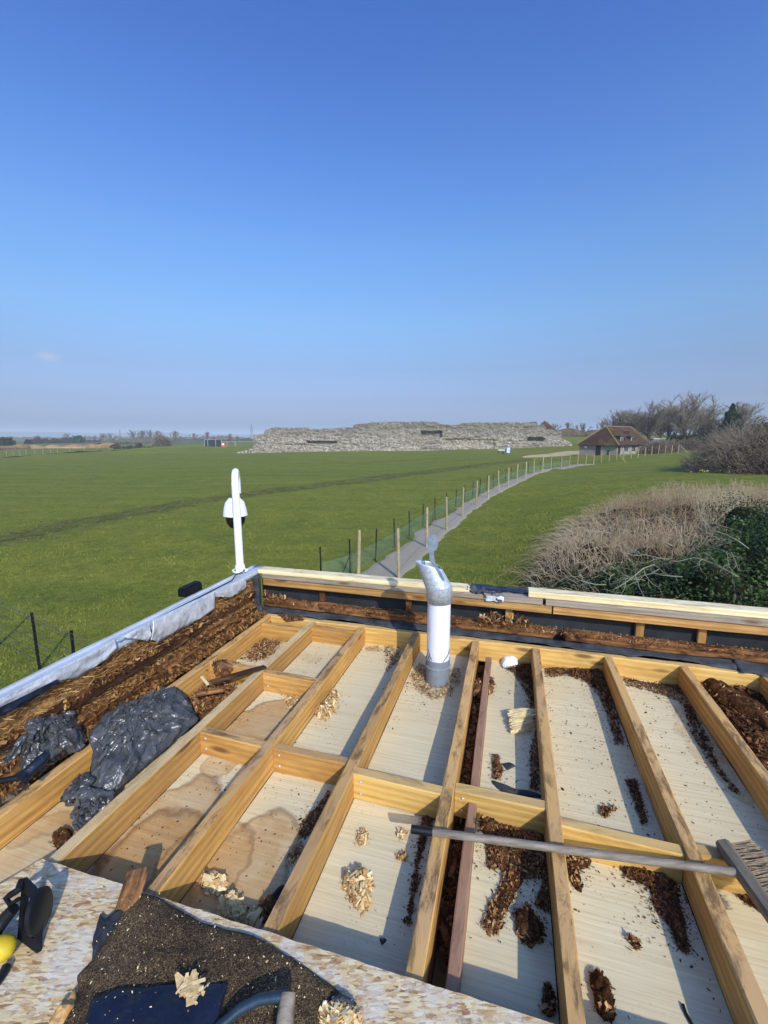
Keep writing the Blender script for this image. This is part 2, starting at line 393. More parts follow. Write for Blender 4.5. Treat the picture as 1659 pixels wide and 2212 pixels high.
# ------------------------------------------------------------------ terrain
CP = np.array([(-6, 8, 0), (-3, 3, 0), (0, 8, .05), (.4, 13, .13), (2.9, 20, .06), (5.8, 28, .06), (8.6, 33, .22), (11, 37, .48), (15, 44, .6), (19, 51, .68), (23, 51, 1.15), (33, 57, 1.5), (38, 76, 1.1),
    (39.5, 61.5, 2.05), (50, 66, 2.2), (55, 85, 1.9), (47, 78, 2.0), (7, 9, .25), (12, 16, .7), (14, 26, .8), (18, 34, 1.), (28, 34, 1.4), (40, 50, 1.9), (60, 60, 1.9), (30, 12, 1.0), (-20, 30, 0), (-40, 60, 0), (-30, 100, .1), (-80, 90, 0), (-5, 60, .1),
    (0, 95, .2), (-38, 124, .1), (0, 124, .35), (25, 90, .75), (48, 118, 1.75), (30, 120, 1.0), (60, 130, 2.6), (78, 170, 4.5), (110, 250, 6.2), (150, 400, 7), (100, 120, 3.4), (80, 90, 2.4), (-100, 200, 0), (0, 300, 0), (-200, 300, 0), (-400, 600, 0), (0, 700, 0),
    (-50, 0, 0), (0, -40, 0), (60, -10, 1.0), (300, 200, 6), (500, 900, 8), (1500, 1500, 4), (-1500, 1500, 0), (0, 3000, 0), (-3000, 3000, 0), (3000, 3000, 2), (0, -3000, 0), (3000, -500, 2), (-3000, -500, 0)], float)
def TZ(x, y):
    x = np.asarray(x, float); y = np.asarray(y, float); sh = x.shape; x = x.ravel(); y = y.ravel()
    num = np.zeros_like(x); den = np.zeros_like(x)
    rr = np.hypot(CP[:, 0], CP[:, 1])
    for (cx, cy, cz), r in zip(CP, rr):
        w_ = ((x-cx)**2+(y-cy)**2+(.06*r+1)**2)**-1.9
        num += w_*cz; den += w_
    z = num/den
    # old earth banks left of the ruin
    for (ax, ay, bx, by, wd, h) in BANKS:
        dx, dy = bx-ax, by-ay; L2 = dx*dx+dy*dy
        t = np.clip(((x-ax)*dx+(y-ay)*dy)/L2, 0, 1); d = np.hypot(x-ax-t*dx, y-ay-t*dy)
        z = z+h*np.exp(-(d/wd)**2)*np.clip(np.minimum(t, 1-t)*6+.15, 0, 1)
    p = np.stack([x, y, x*0], -1); far = np.clip((np.hypot(x, y)-20)/80, 0, 1)
    z = z+.03*fbm(p, .25, 2, 5)+far*.12*fbm(p, .05, 2, 9)
    return z.reshape(sh)
BANKS = [(-75, 118, -22, 168, 5, 1.2), (-70, 106, -30, 128, 4, -.9), (-95, 100, -45, 112, 4, .35), (-35, 112, 30, 108, 3, .25)]
def G(x, y):                         # picture point -> ground point
    d = ray(x, y); t = 1.
    for _ in range(60):
        p = np.array([0, 0, ZC])+d*t; z = float(TZ(p[0], p[1]))
        t2 = (z-ZC)/d[2] if d[2] < 0 else 200
        t = t*.5+min(max(t2, 1), 3000)*.5
    return np.array([0, 0, ZC])+d*t
def onG(x, y, dz=0): return np.array([x, y, float(TZ(x, y))+dz])

TRK = [(0, 1163), (90, 1147), (200, 1124), (400, 1086), (560, 1065), (700, 1047), (860, 1027), (1040, 1004), (1130, 993)]
TRK = np.array([G(*q)[:2] for q in TRK]); TRK = np.vstack([TRK[0]+(TRK[0]-TRK[1])*2.5, TRK])
def dpoly(x, y, pts):
    d = np.full(x.shape, 1e9)
    for a, b in zip(pts[:-1], pts[1:]):
        e = b-a; t = np.clip(((x-a[0])*e[0]+(y-a[1])*e[1])/(e@e), 0, 1); d = np.minimum(d, np.hypot(x-a[0]-t*e[0], y-a[1]-t*e[1]))
    return d
def ground():
    th = np.concatenate([np.linspace(-R(75), R(75), 640), np.linspace(R(75), R(285), 90)[1:-1]])
    rad = np.concatenate([[0.5], np.geomspace(1.5, 120, 210), np.geomspace(124, 6500, 90)])
    T, Rr = np.meshgrid(th, rad, indexing='ij'); X = Rr*np.sin(T); Y = Rr*np.cos(T); Z = TZ(X, Y)
    nT, nR = X.shape
    i, j = np.meshgrid(np.arange(nT), np.arange(nR-1), indexing='ij'); i2 = (i+1) % nT
    F = np.stack([i*nR+j, i2*nR+j, i2*nR+j+1, i*nR+j+1], -1).reshape(-1, 4)[:, ::-1]
    me = mesh('ground', np.stack([X, Y, Z], -1).reshape(-1, 3), F, None, True)
    x, y = X.ravel(), Y.ravel(); r = np.hypot(x, y)
    d = dpoly(x, y, TRK); wig = .35*fbm(np.stack([x, y, x*0], -1), .5, 2, 3)
    tr = np.exp(-((np.abs(d+wig)-.75)/.75)**2)
    t2 = dpoly(x, y, np.array([(10., 78), (-5, 70), (-28, 92), (-55, 108)])); tr = np.maximum(tr, .25*np.exp(-(t2/1.2)**2))
    at = me.attributes.new('track', 'FLOAT', 'POINT'); at.data.foreach_set('value', tr.astype(np.float32))
    # far patchwork
    pal = np.array([lin(c)[:3] for c in ('#3f5a22', '#5e6440', '#8c8a62', '#48602c', '#a39a78', '#5a5f3c', '#4b6a2e', '#77724c')])
    cell = (np.floor((x+.3*y+60*vnoise(np.stack([x, y, x*0], -1)*.01))/180)*7+np.floor((y-.2*x)/95)*13).astype(int) % len(pal)
    c = pal[cell]; base = np.array(lin('#5c6c30')[:3])
    # rough strip just outside the left field edge
    edge = LEFTEDGE; ex = np.interp(x, edge[:, 0], edge[:, 1])
    out = (x < edge[-1, 0]) & (y > ex)
    k = np.clip((y-ex)/4, 0, 1)*out + np.clip((r-260)/60, 0, 1)*(~out); k = np.clip(k, 0, 1)[:, None]
    rough = np.clip((fbm(np.stack([x, y, x*0], -1), .06, 3, 21)+.5), 0, 1)[:, None]
    c2 = c*(1-.5)+.5*(rough*np.array(lin('#8a7f5c')[:3])+(1-rough)*np.array(lin('#46582c')[:3]))
    cc = base*(1-k)+c2*k
    ca = me.attributes.new('land', 'FLOAT_COLOR', 'POINT'); ca.data.foreach_set('color', np.hstack([cc, k]).astype(np.float32).ravel())
    m = M('grass_ground', .95, 0, .1)
    tc = m.coord((1, 1, 1), False)
    n1 = m.noise(tc, .5, 5, .6, .3, .3, .7); n2 = m.noise(tc, 3.2, 5, .7, .2, .3, .7); n3 = m.noise(m.coord((1, 1.0, 1), False), 22, 4, .7, 0, .25, .75)
    n4 = m.noise(tc, .12, 5, .65, .6, .38, .62)
    g = m.mix(n2, '#565f20', '#8b8f3d'); g = m.mix(m.mul(n1, .55), g, '#95933f'); g = m.mix(m.mul(n3, .42), g, '#464e18'); g = m.mix(m.mul(n4, .5), g, '#767b2f'); st_ = m.noise(m.coord((.05, .6, 1), False), 1.0, 5, .65, .3, .42, .62); g = m.mix(m.mul(st_, .3), g, '#4f6026'); wn = m.noise(tc, 2.6, 6, .8, .8, .60, .70); g = m.mix(m.mul(wn, .45), g, '#8a8450'); dkn = m.noise(tc, 1.7, 6, .8, .5, .57, .68); g = m.mix(m.mul(dkn, .5), g, '#3a4a18')
    dry = m.noise(tc, 1.1, 6, .75, .5, .58, .74); g = m.mix(m.mul(dry, .35), g, '#8c8648')
    at_ = m.n('Attribute', attribute_name='land')
    g = m.mix(m.mul(at_.outputs['Alpha'], .85), g, at_.outputs['Color'])
    trk = m.attr('track'); tn = m.noise(tc, 4.5, 6, .75, .4, .38, .62); mud = m.mix(m.noise(tc, 2.0, 5, .7, 0, .45, .6), '#2f3a18', '#6f6246')
    g = m.mix(m.mul(trk, m.mul(m.mul(tn, .5), .42, 'ADD')), g, mud)
    m.col(g)
    hb = m.mul(m.mul(n2, .6), m.mul(n3, .4), 'ADD'); m.bump(hb, .6, .12)
    me.materials.append(m.m)
    return tag(link('ground', me), kind='structure')
LEFTEDGE = np.array([G(*q)[:2] for q in [(0, 989), (60, 984), (130, 978), (250, 972), (340, 966), (440, 960), (520, 955.5)]])
LEFTEDGE = np.vstack([[LEFTEDGE[0, 0]-200, LEFTEDGE[0, 1]-55], LEFTEDGE])
ground()

# ------------------------------------------------------------------ gravel path and sandy path
def strip(name, left, right, mat, dz, label=None, n=160, rag=.15):
    def rs(pts):
        pts = np.array(pts); d = np.r_[0, np.cumsum(np.hypot(*np.diff(pts, axis=0).T))]; s = np.linspace(0, d[-1], n)
        return np.stack([np.interp(s, d, pts[:, 0]), np.interp(s, d, pts[:, 1])], -1)
    a, b = rs(left), rs(right)
    a = a+rag*fbm(np.c_[a, a[:, 0]*0], 1.3, 3, 2)[:, None]*np.array([1, 0]); b = b+rag*fbm(np.c_[b, b[:, 0]*0+5], 1.3, 3, 4)[:, None]*np.array([1, 0])
    K = 9; vs_, fs = [], []
    for i in range(n):
        for k in range(K+1):
            t = k/K; q = a[i]*(1-t)+b[i]*t; vs_.append((q[0], q[1], float(TZ(q[0], q[1]))+dz*(1 if 0 < k < K else -1.5)))
    fs = [(i*(K+1)+k, i*(K+1)+k+1, (i+1)*(K+1)+k+1, (i+1)*(K+1)+k) for i in range(n-1) for k in range(K)]
    return tag(link(name, mesh(name, vs_, fs, mat, True)), kind='structure')
mg = M('gravel', .95, 0, .1); tc = mg.coord((1, 1, 1), False)
gn = mg.noise(tc, 60, 4, .8); gb = mg.noise(tc, 1.3, 5, .6, .3, .3, .7)
mg.col(mg.mix(mg.mul(gb, .5), mg.ramp(gn, [(.3, '#77705f'), (.5, '#989080'), (.7, '#b5ad9a')]), '#a2977e')); mg.bump(gn, .6, .03)
ms = M('sand_track', .95, 0, .1); tc = ms.coord((1, 1, 1), False)
ms.col(ms.ramp(ms.noise(tc, 1.5, 5, .7), [(.3, '#a8926a'), (.7, '#c9b48a')]))
def r8(x, y): return ((1000+x/2.074)/1.507, (1450+y/2.074)/1.507)
def r7(x, y): return ((1700+x/2.074)/1.507, (1240+y/2.074)/1.507)
WP = [((345, 728), (345, 925)), ((619, 550), (619, 903)), ((820, 425), (808, 690)), ((944, 347), (942, 575)), ((1052, 290), (1048, 480)), ((1144, 240), (1140, 405)), ((1226, 203), (1222, 355)), ((1297, 173), (1293, 312)),
      ((1359, 147), (1356, 283)), ((1420, 124), (1415, 248)), ((1479, 105), (1474, 225)), ((1538, 90), (1530, 195)), ((1593, 75), (1588, 180)), ((1650, 70), (1646, 160))]
WPp = [r8(*b) for a, b in WP[1:]]
wood_base = [G(*q) for q in WPp]
wood_far = [r7(*q) for q in [(75, 630), (140, 617), (195, 597), (248, 580), (312, 570), (373, 558), (435, 548), (498, 538), (552, 530), (605, 525), (645, 520), (690, 518), (728, 515), (775, 508), (820, 500), (863, 495), (908, 492), (955, 488), (1015, 485), (1062, 486)]]
# distances of the far posts follow from their height on the picture
far_h = [105, 107, 92, 82, 87, 81, 80, 78, 78, 75, 73, 68, 67, 63, 58, 57, 62, 61, 60, 57]
HP = 1.55
def far_pt(q, hpx, k=0):
    zc = 951*(1.55-.28*min(1, max(0, k-2)/9))/(hpx/2.074/1.507); p = D(q[0], q[1], zc); return p
pts_far = [far_pt(q, h, k) for k, (q, h) in enumerate(zip(wood_far, far_h))]
# smooth the far line in plan
fx = np.array([p[0] for p in pts_far]); fy = np.array([p[1] for p in pts_far])
cx_ = np.polyfit(np.arange(len(fx)), fx, 2); cy_ = np.polyfit(np.arange(len(fy)), fy, 2)
far_xy = [(np.polyval(cx_, i), np.polyval(cy_, i)) for i in range(len(fx))]
bl = [r8(*q) for q in [(95, 935), (290, 870), (462, 775), (589, 690), (690, 615), (781, 550), (864, 500), (940, 452), (1002, 415), (1062, 380), (1117, 350), (1166, 325), (1211, 300), (1256, 280), (1300, 258), (1340, 235), (1378, 230), (1455, 200), (1494, 187), (1575, 176)]]
black_base = [G(*q) for q in bl]
pw = [p[:2] for p in wood_base]
left = [(-2.2, 7.5)]+[tuple(p[:2]+np.array([.12, 0])) for p in black_base]
left = [l for k, l in enumerate(left) if k < 20]+[tuple(np.array(p)+np.array([-1.5, .8])) for p in far_xy[3:8]]
path_left = left
right = [(.2, 7.5)]+[tuple(p+np.array([.3, -.1])) for p in pw]+[tuple(np.array(p)+np.array([.3, -.3])) for p in far_xy[3:8]]
strip('gravel_path', left, right, mg.m, .035, rag=.22)
sandL = [G(1128, 987)[:2], G(1150, 983)[:2], G(1190, 977.5)[:2], G(1224, 974)[:2], G(1262, 973.5)[:2]]; sandR = [G(1128, 988.5)[:2], G(1150, 988.3)[:2], G(1190, 987)[:2], G(1224, 985)[:2], G(1262, 981)[:2]]
strip('sand_track', sandR, sandL, ms.m, .06, n=40, rag=.3)

# ------------------------------------------------------------------ fences
mpost = wood('post_wood', '#b5a683', '#8a7a58', '#aa9c7c', .4, dirt='#5c5a3c', dirtamt=.8)
mbw = MBLKM
def post_mesh(h, r):
    b = MB(); b.lathe([(r, -.2), (r*1.02, .3), (r*.97, h*.7), (r*.95, h-.07), (r*.75, h-.02), (r*.3, h), (0, h)], 10); return b
f2 = thing('wooden_post_fence', wood_base[0], 'long row of pale round wooden posts right of the gravel path, curving to the hut', 'fence')
pm = post_mesh(HP, .052); pme = autosm(pm.me('post', mpost), 50)
allp = [np.array(G(*r8(345, 925)))]+wood_base+[onG(*q) for q in far_xy[3:]]
for k, p in enumerate(allp):
    o = link('post', pme, f2, p); o.rotation_euler = (R(rnd.uniform(-2, 2)), R(rnd.uniform(-2.5, 2.5)), rnd.uniform(0, 6)); q_ = max(.8, min(1, 1-(k-13)*.03)); o.scale = (1.1 if k > 13 else 1, 1.1 if k > 13 else 1, q_)
# two raking braces by the gate and the end post
for a, b_ in ((pts_far[10], .9), (pts_far[-1], 1.1)):
    q = onG(a[0], a[1]); o = MB().tube([q+np.array([b_, -.2, 0]), q+np.array([.05, 0, 1.1])], .045, 8); link('brace', o.me('brace', mpost), f2, (0, 0, 0))
for k, h in enumerate((.25, .75, 1.25)):
    b = MB(); b.tube([p+np.array([-.05, 0, h]) for p in allp[1:]], .003, 4); link('wire', b.me('wire', mbw), f2)
f1 = thing('black_stake_fence', black_base[0], 'thin black stakes strung with wires and green netting left of the gravel path', 'fence')
bm_ = MB().box(-.022, .022, -.004, .004, -.2, 1.1).box(-.004, .004, -.02, .02, -.2, 1.1); bme = bm_.me('stake', mbw)
nb = [np.array(q) for q in black_base]
for k in range(1, 5): nb.append(onG(far_xy[2+k][0]-1.6, far_xy[2+k][1]+.9))
for k, p in enumerate(nb):
    o = link('stake', bme, f1, p); o.rotation_euler = (R(rnd.uniform(-1.5, 1.5)), R(rnd.uniform(-1.5, 1.5)), R(20))
    if k % 5 == 1 and k < 16:
        b = MB(); d = np.array([-.25, -.75, 0]); b.tube([p+d, p+np.array([0, 0, .62])], .012, 6); link('brace', b.me('brace', mbw), f1)
for h in (.1, .3, .52, .75, 1.03):
    b = MB(); b.tube([p+np.array([0, 0, h]) for p in nb[:20]], .0035, 4); link('wire', b.me('wire', MSTEEL), f1)
mn = M('green_netting', .7); mn.col('#86ab9b'); tc = mn.coord((1, 1, 1), False)
tr = mn.n('BsdfTransparent'); mxs = mn.n('MixShader'); out = mn.t.nodes['Material Output']
uvm = mn.attr('mu'); uvn = mn.attr('mv')
def tri(x, f):
    s_ = mn.mul(mn.mul(x, f), 1.0, 'FRACT'); return mn.mul(mn.mul(s_, .5, 'SUBTRACT'), 0, 'ABSOLUTE')
a_ = mn.mul(uvm, uvn, 'ADD'); b_ = mn.mul(uvm, uvn, 'SUBTRACT')
wire = mn.mul(mn.rng(tri(a_, 14.), .455, .47), mn.rng(tri(b_, 14.), .455, .47), 'MAXIMUM')
mn.l(wire, mxs.inputs[0]); mn.l(tr.outputs[0], mxs.inputs[1]); mn.l(mn.b.outputs[0], mxs.inputs[2]); mn.l(mxs.outputs[0], out.inputs['Surface'])
def net(parent, line, h, name='netting'):
    v, f, mu, mv = [], [], [], []; s = 0
    for k, p in enumerate(line):
        if k: s += float(np.linalg.norm(p-line[k-1]))
        for j, hh in enumerate((.02, h)): v.append(p+np.array([0, 0, hh])); mu.append(s); mv.append(hh)
    f = [(2*i, 2*i+2, 2*i+3, 2*i+1) for i in range(len(line)-1)]
    me = mesh(name, v, f, mn.m)
    for nme, d in (('mu', mu), ('mv', mv)):
        at = me.attributes.new(nme, 'FLOAT', 'POINT'); at.data.foreach_set('value', np.array(d, np.float32))
    return link(name, me, parent)
net(f1, [p+np.array([.03, 0, 0]) for p in nb], .62)
# field fence at the lower left
lp = [np.array(P(86, 1447, 0.))+0]
lp[0][2] = float(TZ(lp[0][0], lp[0][1]))
lp2 = G(168, 1495); dirn = (lp2-lp[0]); dirn[2] = 0
f3 = thing('field_wire_fence', lp[0], 'black steel stakes with pale strands of wire in the grass at the lower left', 'fence')
base3 = [onG(*(lp[0][:2]+dirn[:2]*k)) for k in (-3.9, -2.6, -1.3, 0, 1, 2, 3)]
for p in base3: o = link('stake', bme, f3, p); o.rotation_euler = (R(rnd.uniform(-1, 1)), R(rnd.uniform(-1, 1)), R(35)); o.scale = (1.1, 1.1, 1)
for h in (.12, .3, .5, .72, .95, 1.05):
    b = MB(); b.tube([p+np.array([0, 0, h+rnd.uniform(-.01, .01)]) for p in base3], .004, 5); link('wire', b.me('wire', MSTEEL), f3)

# ------------------------------------------------------------------ the ruined wall
def ruin():
    Y0 = 124.
    def zx(x, y): return ((750+x/2.765)/1.507, (1330+y/2.765)/1.507)
    def zy(x, y): return ((1300+x/2.765)/1.507, (1330+y/2.765)/1.507)
    A_, B_ = np.array([-38.5, 126.]), np.array([56., 119.])
    wd = (B_-A_)/np.linalg.norm(B_-A_); nrm = np.array([wd[1], -wd[0]])     # towards the camera
    def onw(px, py):
        d = ray(px, py); # plane through A_ with normal nrm
        t = (A_@nrm)/(d[0]*nrm[0]+d[1]*nrm[1]); p = np.array([0, 0, ZC])+d*t
        return float((p[:2]-A_)@wd), p[2]
    top = [zx(*q) for q in [(45, 400), (95, 385), (160, 372), (195, 355), (204, 330), (206, 240), (300, 228), (310, 195), (360, 180), (400, 168), (520, 174), (660, 170), (700, 186), (860, 178), (1060, 170), (1100, 172), (1104, 146), (1250, 126), (1420, 118), (1600, 116)]]+\
          [zy(*q) for q in [(100, 120), (160, 118), (210, 113), (320, 118), (380, 138), (450, 146), (520, 147), (560, 130), (750, 125), (1000, 120), (1190, 124), (1215, 117), (1240, 124), (1248, 152), (1310, 144), (1320, 185), (1400, 190), (1455, 200), (1465, 240), (1450, 270), (1500, 285), (1550, 310), (1562, 332)]]
    tp = np.array([onw(*q) for q in top]); tp[:, 0] = np.maximum.accumulate(tp[:, 0]+np.arange(len(tp))*1e-4)
    S = np.arange(tp[0, 0], tp[-1, 0], .2); H = np.interp(S, tp[:, 0], tp[:, 1])
    H = H+.09*fbm(np.c_[S, S*0, S*0], .9, 3, 4)
    base = np.array([float(TZ(*(A_+wd*s))) for s in S])-.25
    H = np.maximum(H, base+.3)
    nich = []
    for (f_, x0, x1, y0, y1, dep) in [(zx, 680, 960, 292, 318, 1.6), (zy, 187, 382, 200, 262, 1.5), (zy, 388, 862, 272, 338, .55), (zy, 1152, 1302, 258, 296, 2.0), (zy, 450, 520, 204, 216, .6), (zy, 200, 390, 358, 376, .35), (zy, 860, 1150, 290, 296, .5), (zx, 60+420, 690, 322, 332, .35), (zx, 1104, 1659, 176, 184, .3), (zy, 0, 380, 168, 176, .3)]:
        a = onw(*f_(x0, y1)); b = onw(*f_(x1, y0)); nich.append((a[0], b[0], a[1], b[1], dep))
    N = 44; n = len(S)
    t = np.linspace(0, 1, N)[None, :]
    Sg = np.repeat(S[:, None], N, 1); Zg = base[:, None]+(H-base)[:, None]*t
    p3 = np.stack([Sg*.5, Zg, Zg*0], -1)
    relief = .14*fbm(p3, 1.1, 3, 1)+.16*vnoise(np.stack([Sg*1.5, Zg*2.2, Zg*0], -1), 3)+.13*vnoise(np.stack([Sg*2.4, Zg*3.2, Zg*0], -1), 5)
    relief += .06*np.sin(Zg*2.6+1.2*fbm(np.stack([Sg, Zg, Zg*0], -1), .15, 2, 8))
    off = .5*np.sin(S*.25)[:, None]*.3+relief
    for (s0, s1, z0, z1, dep) in nich:
        e = .35*fbm(np.stack([Sg, Zg, Zg*0], -1), .8, 3, int(abs(s0)*10) % 97)
        ins = np.clip(np.minimum(np.minimum(Sg-s0, s1-Sg)+e, (np.minimum(Zg-z0, z1-Zg)+e*.35)*2.2)/.35, 0, 1)
        off = off-dep*ins
    off = off-.25*t**2                       # slight batter
    # foot spread at both ends
    fr = A_[None, None, :]+Sg[..., None]*wd+off[..., None]*nrm
    TH = 3.2*np.clip((H-base)/3, .25, 1)[:, None]
    bk = A_[None, None, :]+Sg[..., None]*wd-(TH+.3*relief)[..., None]*nrm
    V1 = np.concatenate([fr, Zg[..., None]], -1); V2 = np.concatenate([bk, Zg[..., None]], -1)[:, ::-1]
    VV = np.concatenate([V1, V2], 1); m_ = 2*N
    i, j = np.meshgrid(np.arange(n-1), np.arange(m_-1), indexing='ij')
    F = np.stack([i*m_+j, (i+1)*m_+j, (i+1)*m_+j+1, i*m_+j+1], -1).reshape(-1, 4)
    caps = [tuple(range(m_))[::-1], tuple((n-1)*m_+k for k in range(m_))]
    me = mesh('ruined_wall', VV.reshape(-1, 3), [tuple(q) for q in F.tolist()]+caps, None, True)
    m = M('rubble_masonry', .95, 0, .1); 
    c1 = m.coord((1, 1, 1.45), False); v = m.vor(c1, 3.0, out='Color'); sp = m.n('SeparateColor'); m.l(v, sp.inputs[0])
    ed = m.vor(c1, 3.0, 'DISTANCE_TO_EDGE'); 
    c = m.ramp(sp.outputs[0], [(0, '#6f685c'), (.3, '#978f80'), (.7, '#b8b0a0'), (1, '#ded8ca')])
    row = m.noise(m.coord((.08, .08, 1.6), False), 1.4, 4, .6, .3, .4, .65); c = m.mix(m.mul(row, .45), c, '#b7a88e')
    big = m.noise(m.coord((1, 1, 1), False), .22, 4, .6, 0, .4, .7); c = m.mix(m.mul(big, .3), c, '#7d766a')
    sz = m.n('SeparateXYZ'); m.l(m.coord((1, 1, 1), False), sz.inputs[0]); wob_ = m.mul(m.noise(m.coord((1, 1, 1), False), .35, 4, .6), 4.0); hz_ = m.mul(sz.outputs['Z'], wob_, 'ADD'); c = m.mix(m.mul(m.rng(hz_, 5.2, 8.5), .5), c, '#6f6a5e'); crs = m.noise(m.coord((.12, .12, 3.2), False), 1.0, 2, .5, 0, .60, .68); c = m.mix(m.mul(crs, .5), c, '#5a5347')
    pink = m.noise(m.coord((.6, .6, 2), False), .3, 4, .6, 0, .58, .72); c = m.mix(m.mul(pink, .4), c, '#a87a64')
    fn = m.noise(c1, 9, 4, .75, .2, .42, .62); c = m.mix(m.mul(fn, .3), c, '#5a5348')
    joint = m.rng(ed, .0, .09, 1, 0); c = m.mix(m.mul(joint, .3), c, '#6c6558')
    m.col(c); m.bump(m.mul(ed, m.mul(fn, -.5), 'ADD'), .7, .2)
    me.materials.append(m.m)
    o = link('ruined_wall', me); tag(o, 'long ruined Roman wall of grey rubble stone across the far side of the field, with dark hollows', 'ruin')
ruin()

# ------------------------------------------------------------------ the building below the roof
mcl = M('dark_cladding', .8); tcc = mcl.coord((1, 1, 1)); mcl.col(mcl.ramp(mcl.noise(tcc, 3, 4), [(.3, '#2c2a28'), (.7, '#45413c')]))
bld = thing('timber_clad_building', W(0, 1, 0), 'dark clad building that carries the opened-up flat roof', 'building')
def wall(v0, v1, u0, u1, z0=-.3, z1=2.70):
    b = MB().box(v0, v1, u0, u1, z0, z1); link('wall', b.me('wall', mcl.m), bld, (0, 0, 0), (0, 0, ROOFROT))
wall(-2.02, -1.92, -4, 3.15); wall(-1.92, 4.6, 3.06, 3.15); wall(4.6, 4.7, -4, 3.15); wall(-1.92, 4.6, -4, -3.9)
b = MB().box(-1.92, 4.6, -3.9, 3.06, 2.3, 2.34); link('ceiling', b.me('ceiling', mcl.m), bld, (0, 0, 0), (0, 0, ROOFROT))

# ------------------------------------------------------------------ timbers
def timber_mesh(name, L, w, h, mat, seed=0, amp=.0022, rag0=0, rag1=0, ch=.004, step=.09, sag=0):
    n = max(2, int(L/step)+1); r = np.random.default_rng(seed)
    prof = np.array([(-w/2+ch, 0), (w/2-ch, 0), (w/2, -ch), (w/2, -h+ch), (w/2-ch, -h), (-w/2+ch, -h), (-w/2, -h+ch), (-w/2, -ch)])
    xs = np.linspace(0, L, n); k = len(prof)
    v = np.zeros((n, k, 3)); v[..., 0] = xs[:, None]; v[..., 1] = prof[:, 0]; v[..., 2] = prof[:, 1]
    q = np.stack([v[..., 0]*1.0, v[..., 1]*30, v[..., 2]*30], -1)+seed*3.7
    v[..., 1] += amp*fbm(q, 3, 3, seed); v[..., 2] += amp*fbm(q, 3.3, 3, seed+9)
    v[..., 2] -= sag*np.sin(np.pi*xs/L)[:, None]
    v[0, :, 0] += rag0*r.random(k); v[-1, :, 0] -= rag1*r.random(k)
    i, j = np.meshgrid(np.arange(n-1), np.arange(k), indexing='ij'); j2 = (j+1) % k
    F = [tuple(q) for q in np.stack([i*k+j, (i+1)*k+j, (i+1)*k+j2, i*k+j2], -1).reshape(-1, 4).tolist()]
    F += [tuple(range(k)), tuple((n-1)*k+a for a in range(k))[::-1]]
    return mesh(name, v.reshape(-1, 3), F, mat)
_sd = [10]
def tim(parent, name, mat, A, B, w, h, ztop=None, roll=0, **kw):
    A, B = np.array(A, float), np.array(B, float)
    if len(A) == 2:
        A = W(A[0], A[1], ztop); B = W(B[0], B[1], ztop)
    _sd[0] += 1; d = B-A; L = float(np.linalg.norm(d))
    me = timber_mesh(name, L, w, h, mat, _sd[0], **kw)
    o = link(name, me, parent, A); yaw = math.atan2(d[1], d[0]); pit = -math.asin(d[2]/L)
    o.rotation_euler = (roll, pit, yaw); return o
roof = thing('roof_frame', W(0, 1.5, ZP-.15), 'opened flat roof of yellow timber joists and noggins over pale plywood', 'roof frame')
JD = .125
JV = [-1.765, -1.388, -.998, -.596, -.182, .208, .642, 1.060, 1.475, 1.89, 2.3, 2.71, 3.12, 3.53, 3.94]
jm = [MJ, MJP, MJ, MJ, MJ, MJ, MJ, MJ, MJ, MJ, MJ, MJ, MJ, MJ, MJ]
for k, v in enumerate(JV):
    tim(roof, 'joist', jm[k], (v, -1.2), (v+(.0), 2.918), .048, JD if k != 4 else .22, ZT, amp=.003)
tim(roof, 'joist', MGR, (-1.865, -1.2), (-1.865, 1.16), .05, .12, ZT-.012)['label'] = 'greenish weathered timber end'
tim(roof, 'batten', MJR, (-.088, -.3), (-.088, 2.80), .036, .2, ZT-.045)['label'] = 'thin reddish batten'
tim(roof, 'rim_beam', MJB, (-1.9, 2.944), (4.4, 2.944), .05, JD+.02, ZT, amp=.002)
# noggins: between neighbouring joists
NOG = [(0, 1, 2.20, MJ), (1, 2, 2.19, MJ), (1, 2, 1.625, MJ), (2, 3, 1.62, MJ), (3, 4, 1.57, MJB), (4, 5, 1.60, MJB), (5, 6, 1.545, MJB), (6, 7, 1.545, MJB), (7, 8, 1.53, MJB), (8, 9, 1.53, MJB),
       (0, 1, 2.80, MJ), (1, 2, 2.865, MJ), (3, 4, .2, MJ), (9, 10, 1.5, MJB), (10, 11, 1.5, MJB)]
ns = MB()
for a, b, u, mt in NOG:
    zz = ZT-.004-.004*(a % 3)
    tim(roof, 'noggin', mt, (JV[a]+.0245, u), (JV[b]-.0245, u-.012*(a % 2)), .046, .118, zz)
    if a < 4:
        for hh in (.028, .075): ns.lathe([(0, 0), (.0055, .001), (.0055, .004), (0, .005)], 10, (0, 0, 0)) if False else None
# plywood sheets seen between the joists
edges = [-1.92]+JV
for k in range(len(JV)-1):
    v0, v1 = JV[k]-.0 , JV[k+1]
    if k == 4:
        v0 = -.07; 
    b = MB(); nu = 24
    v0 += .0245 if k != 4 else 0; v1 -= .0245
    b.box(v0, v1, -1.2, 2.918, ZP-.012, ZP-.0004*(k % 2))
    link('ceiling_panel', b.me('ceiling_panel', MPLY), roof, (0, 0, 0), (0, 0, ROOFROT))
b = MB().box(-.16, -.105, -1.2, 2.918, ZP-.13, ZP-.12); link('gap_lining', b.me('gap_lining', MJB), roof, (0, 0, 0), (0, 0, ROOFROT))
b = MB().box(-1.92, JV[0]-.026, -3.9, 3.05, ZP-.05, ZP-.04); link('gap_lining', b.me('gap_lining', MROT2), roof, (0, 0, 0), (0, 0, ROOFROT))
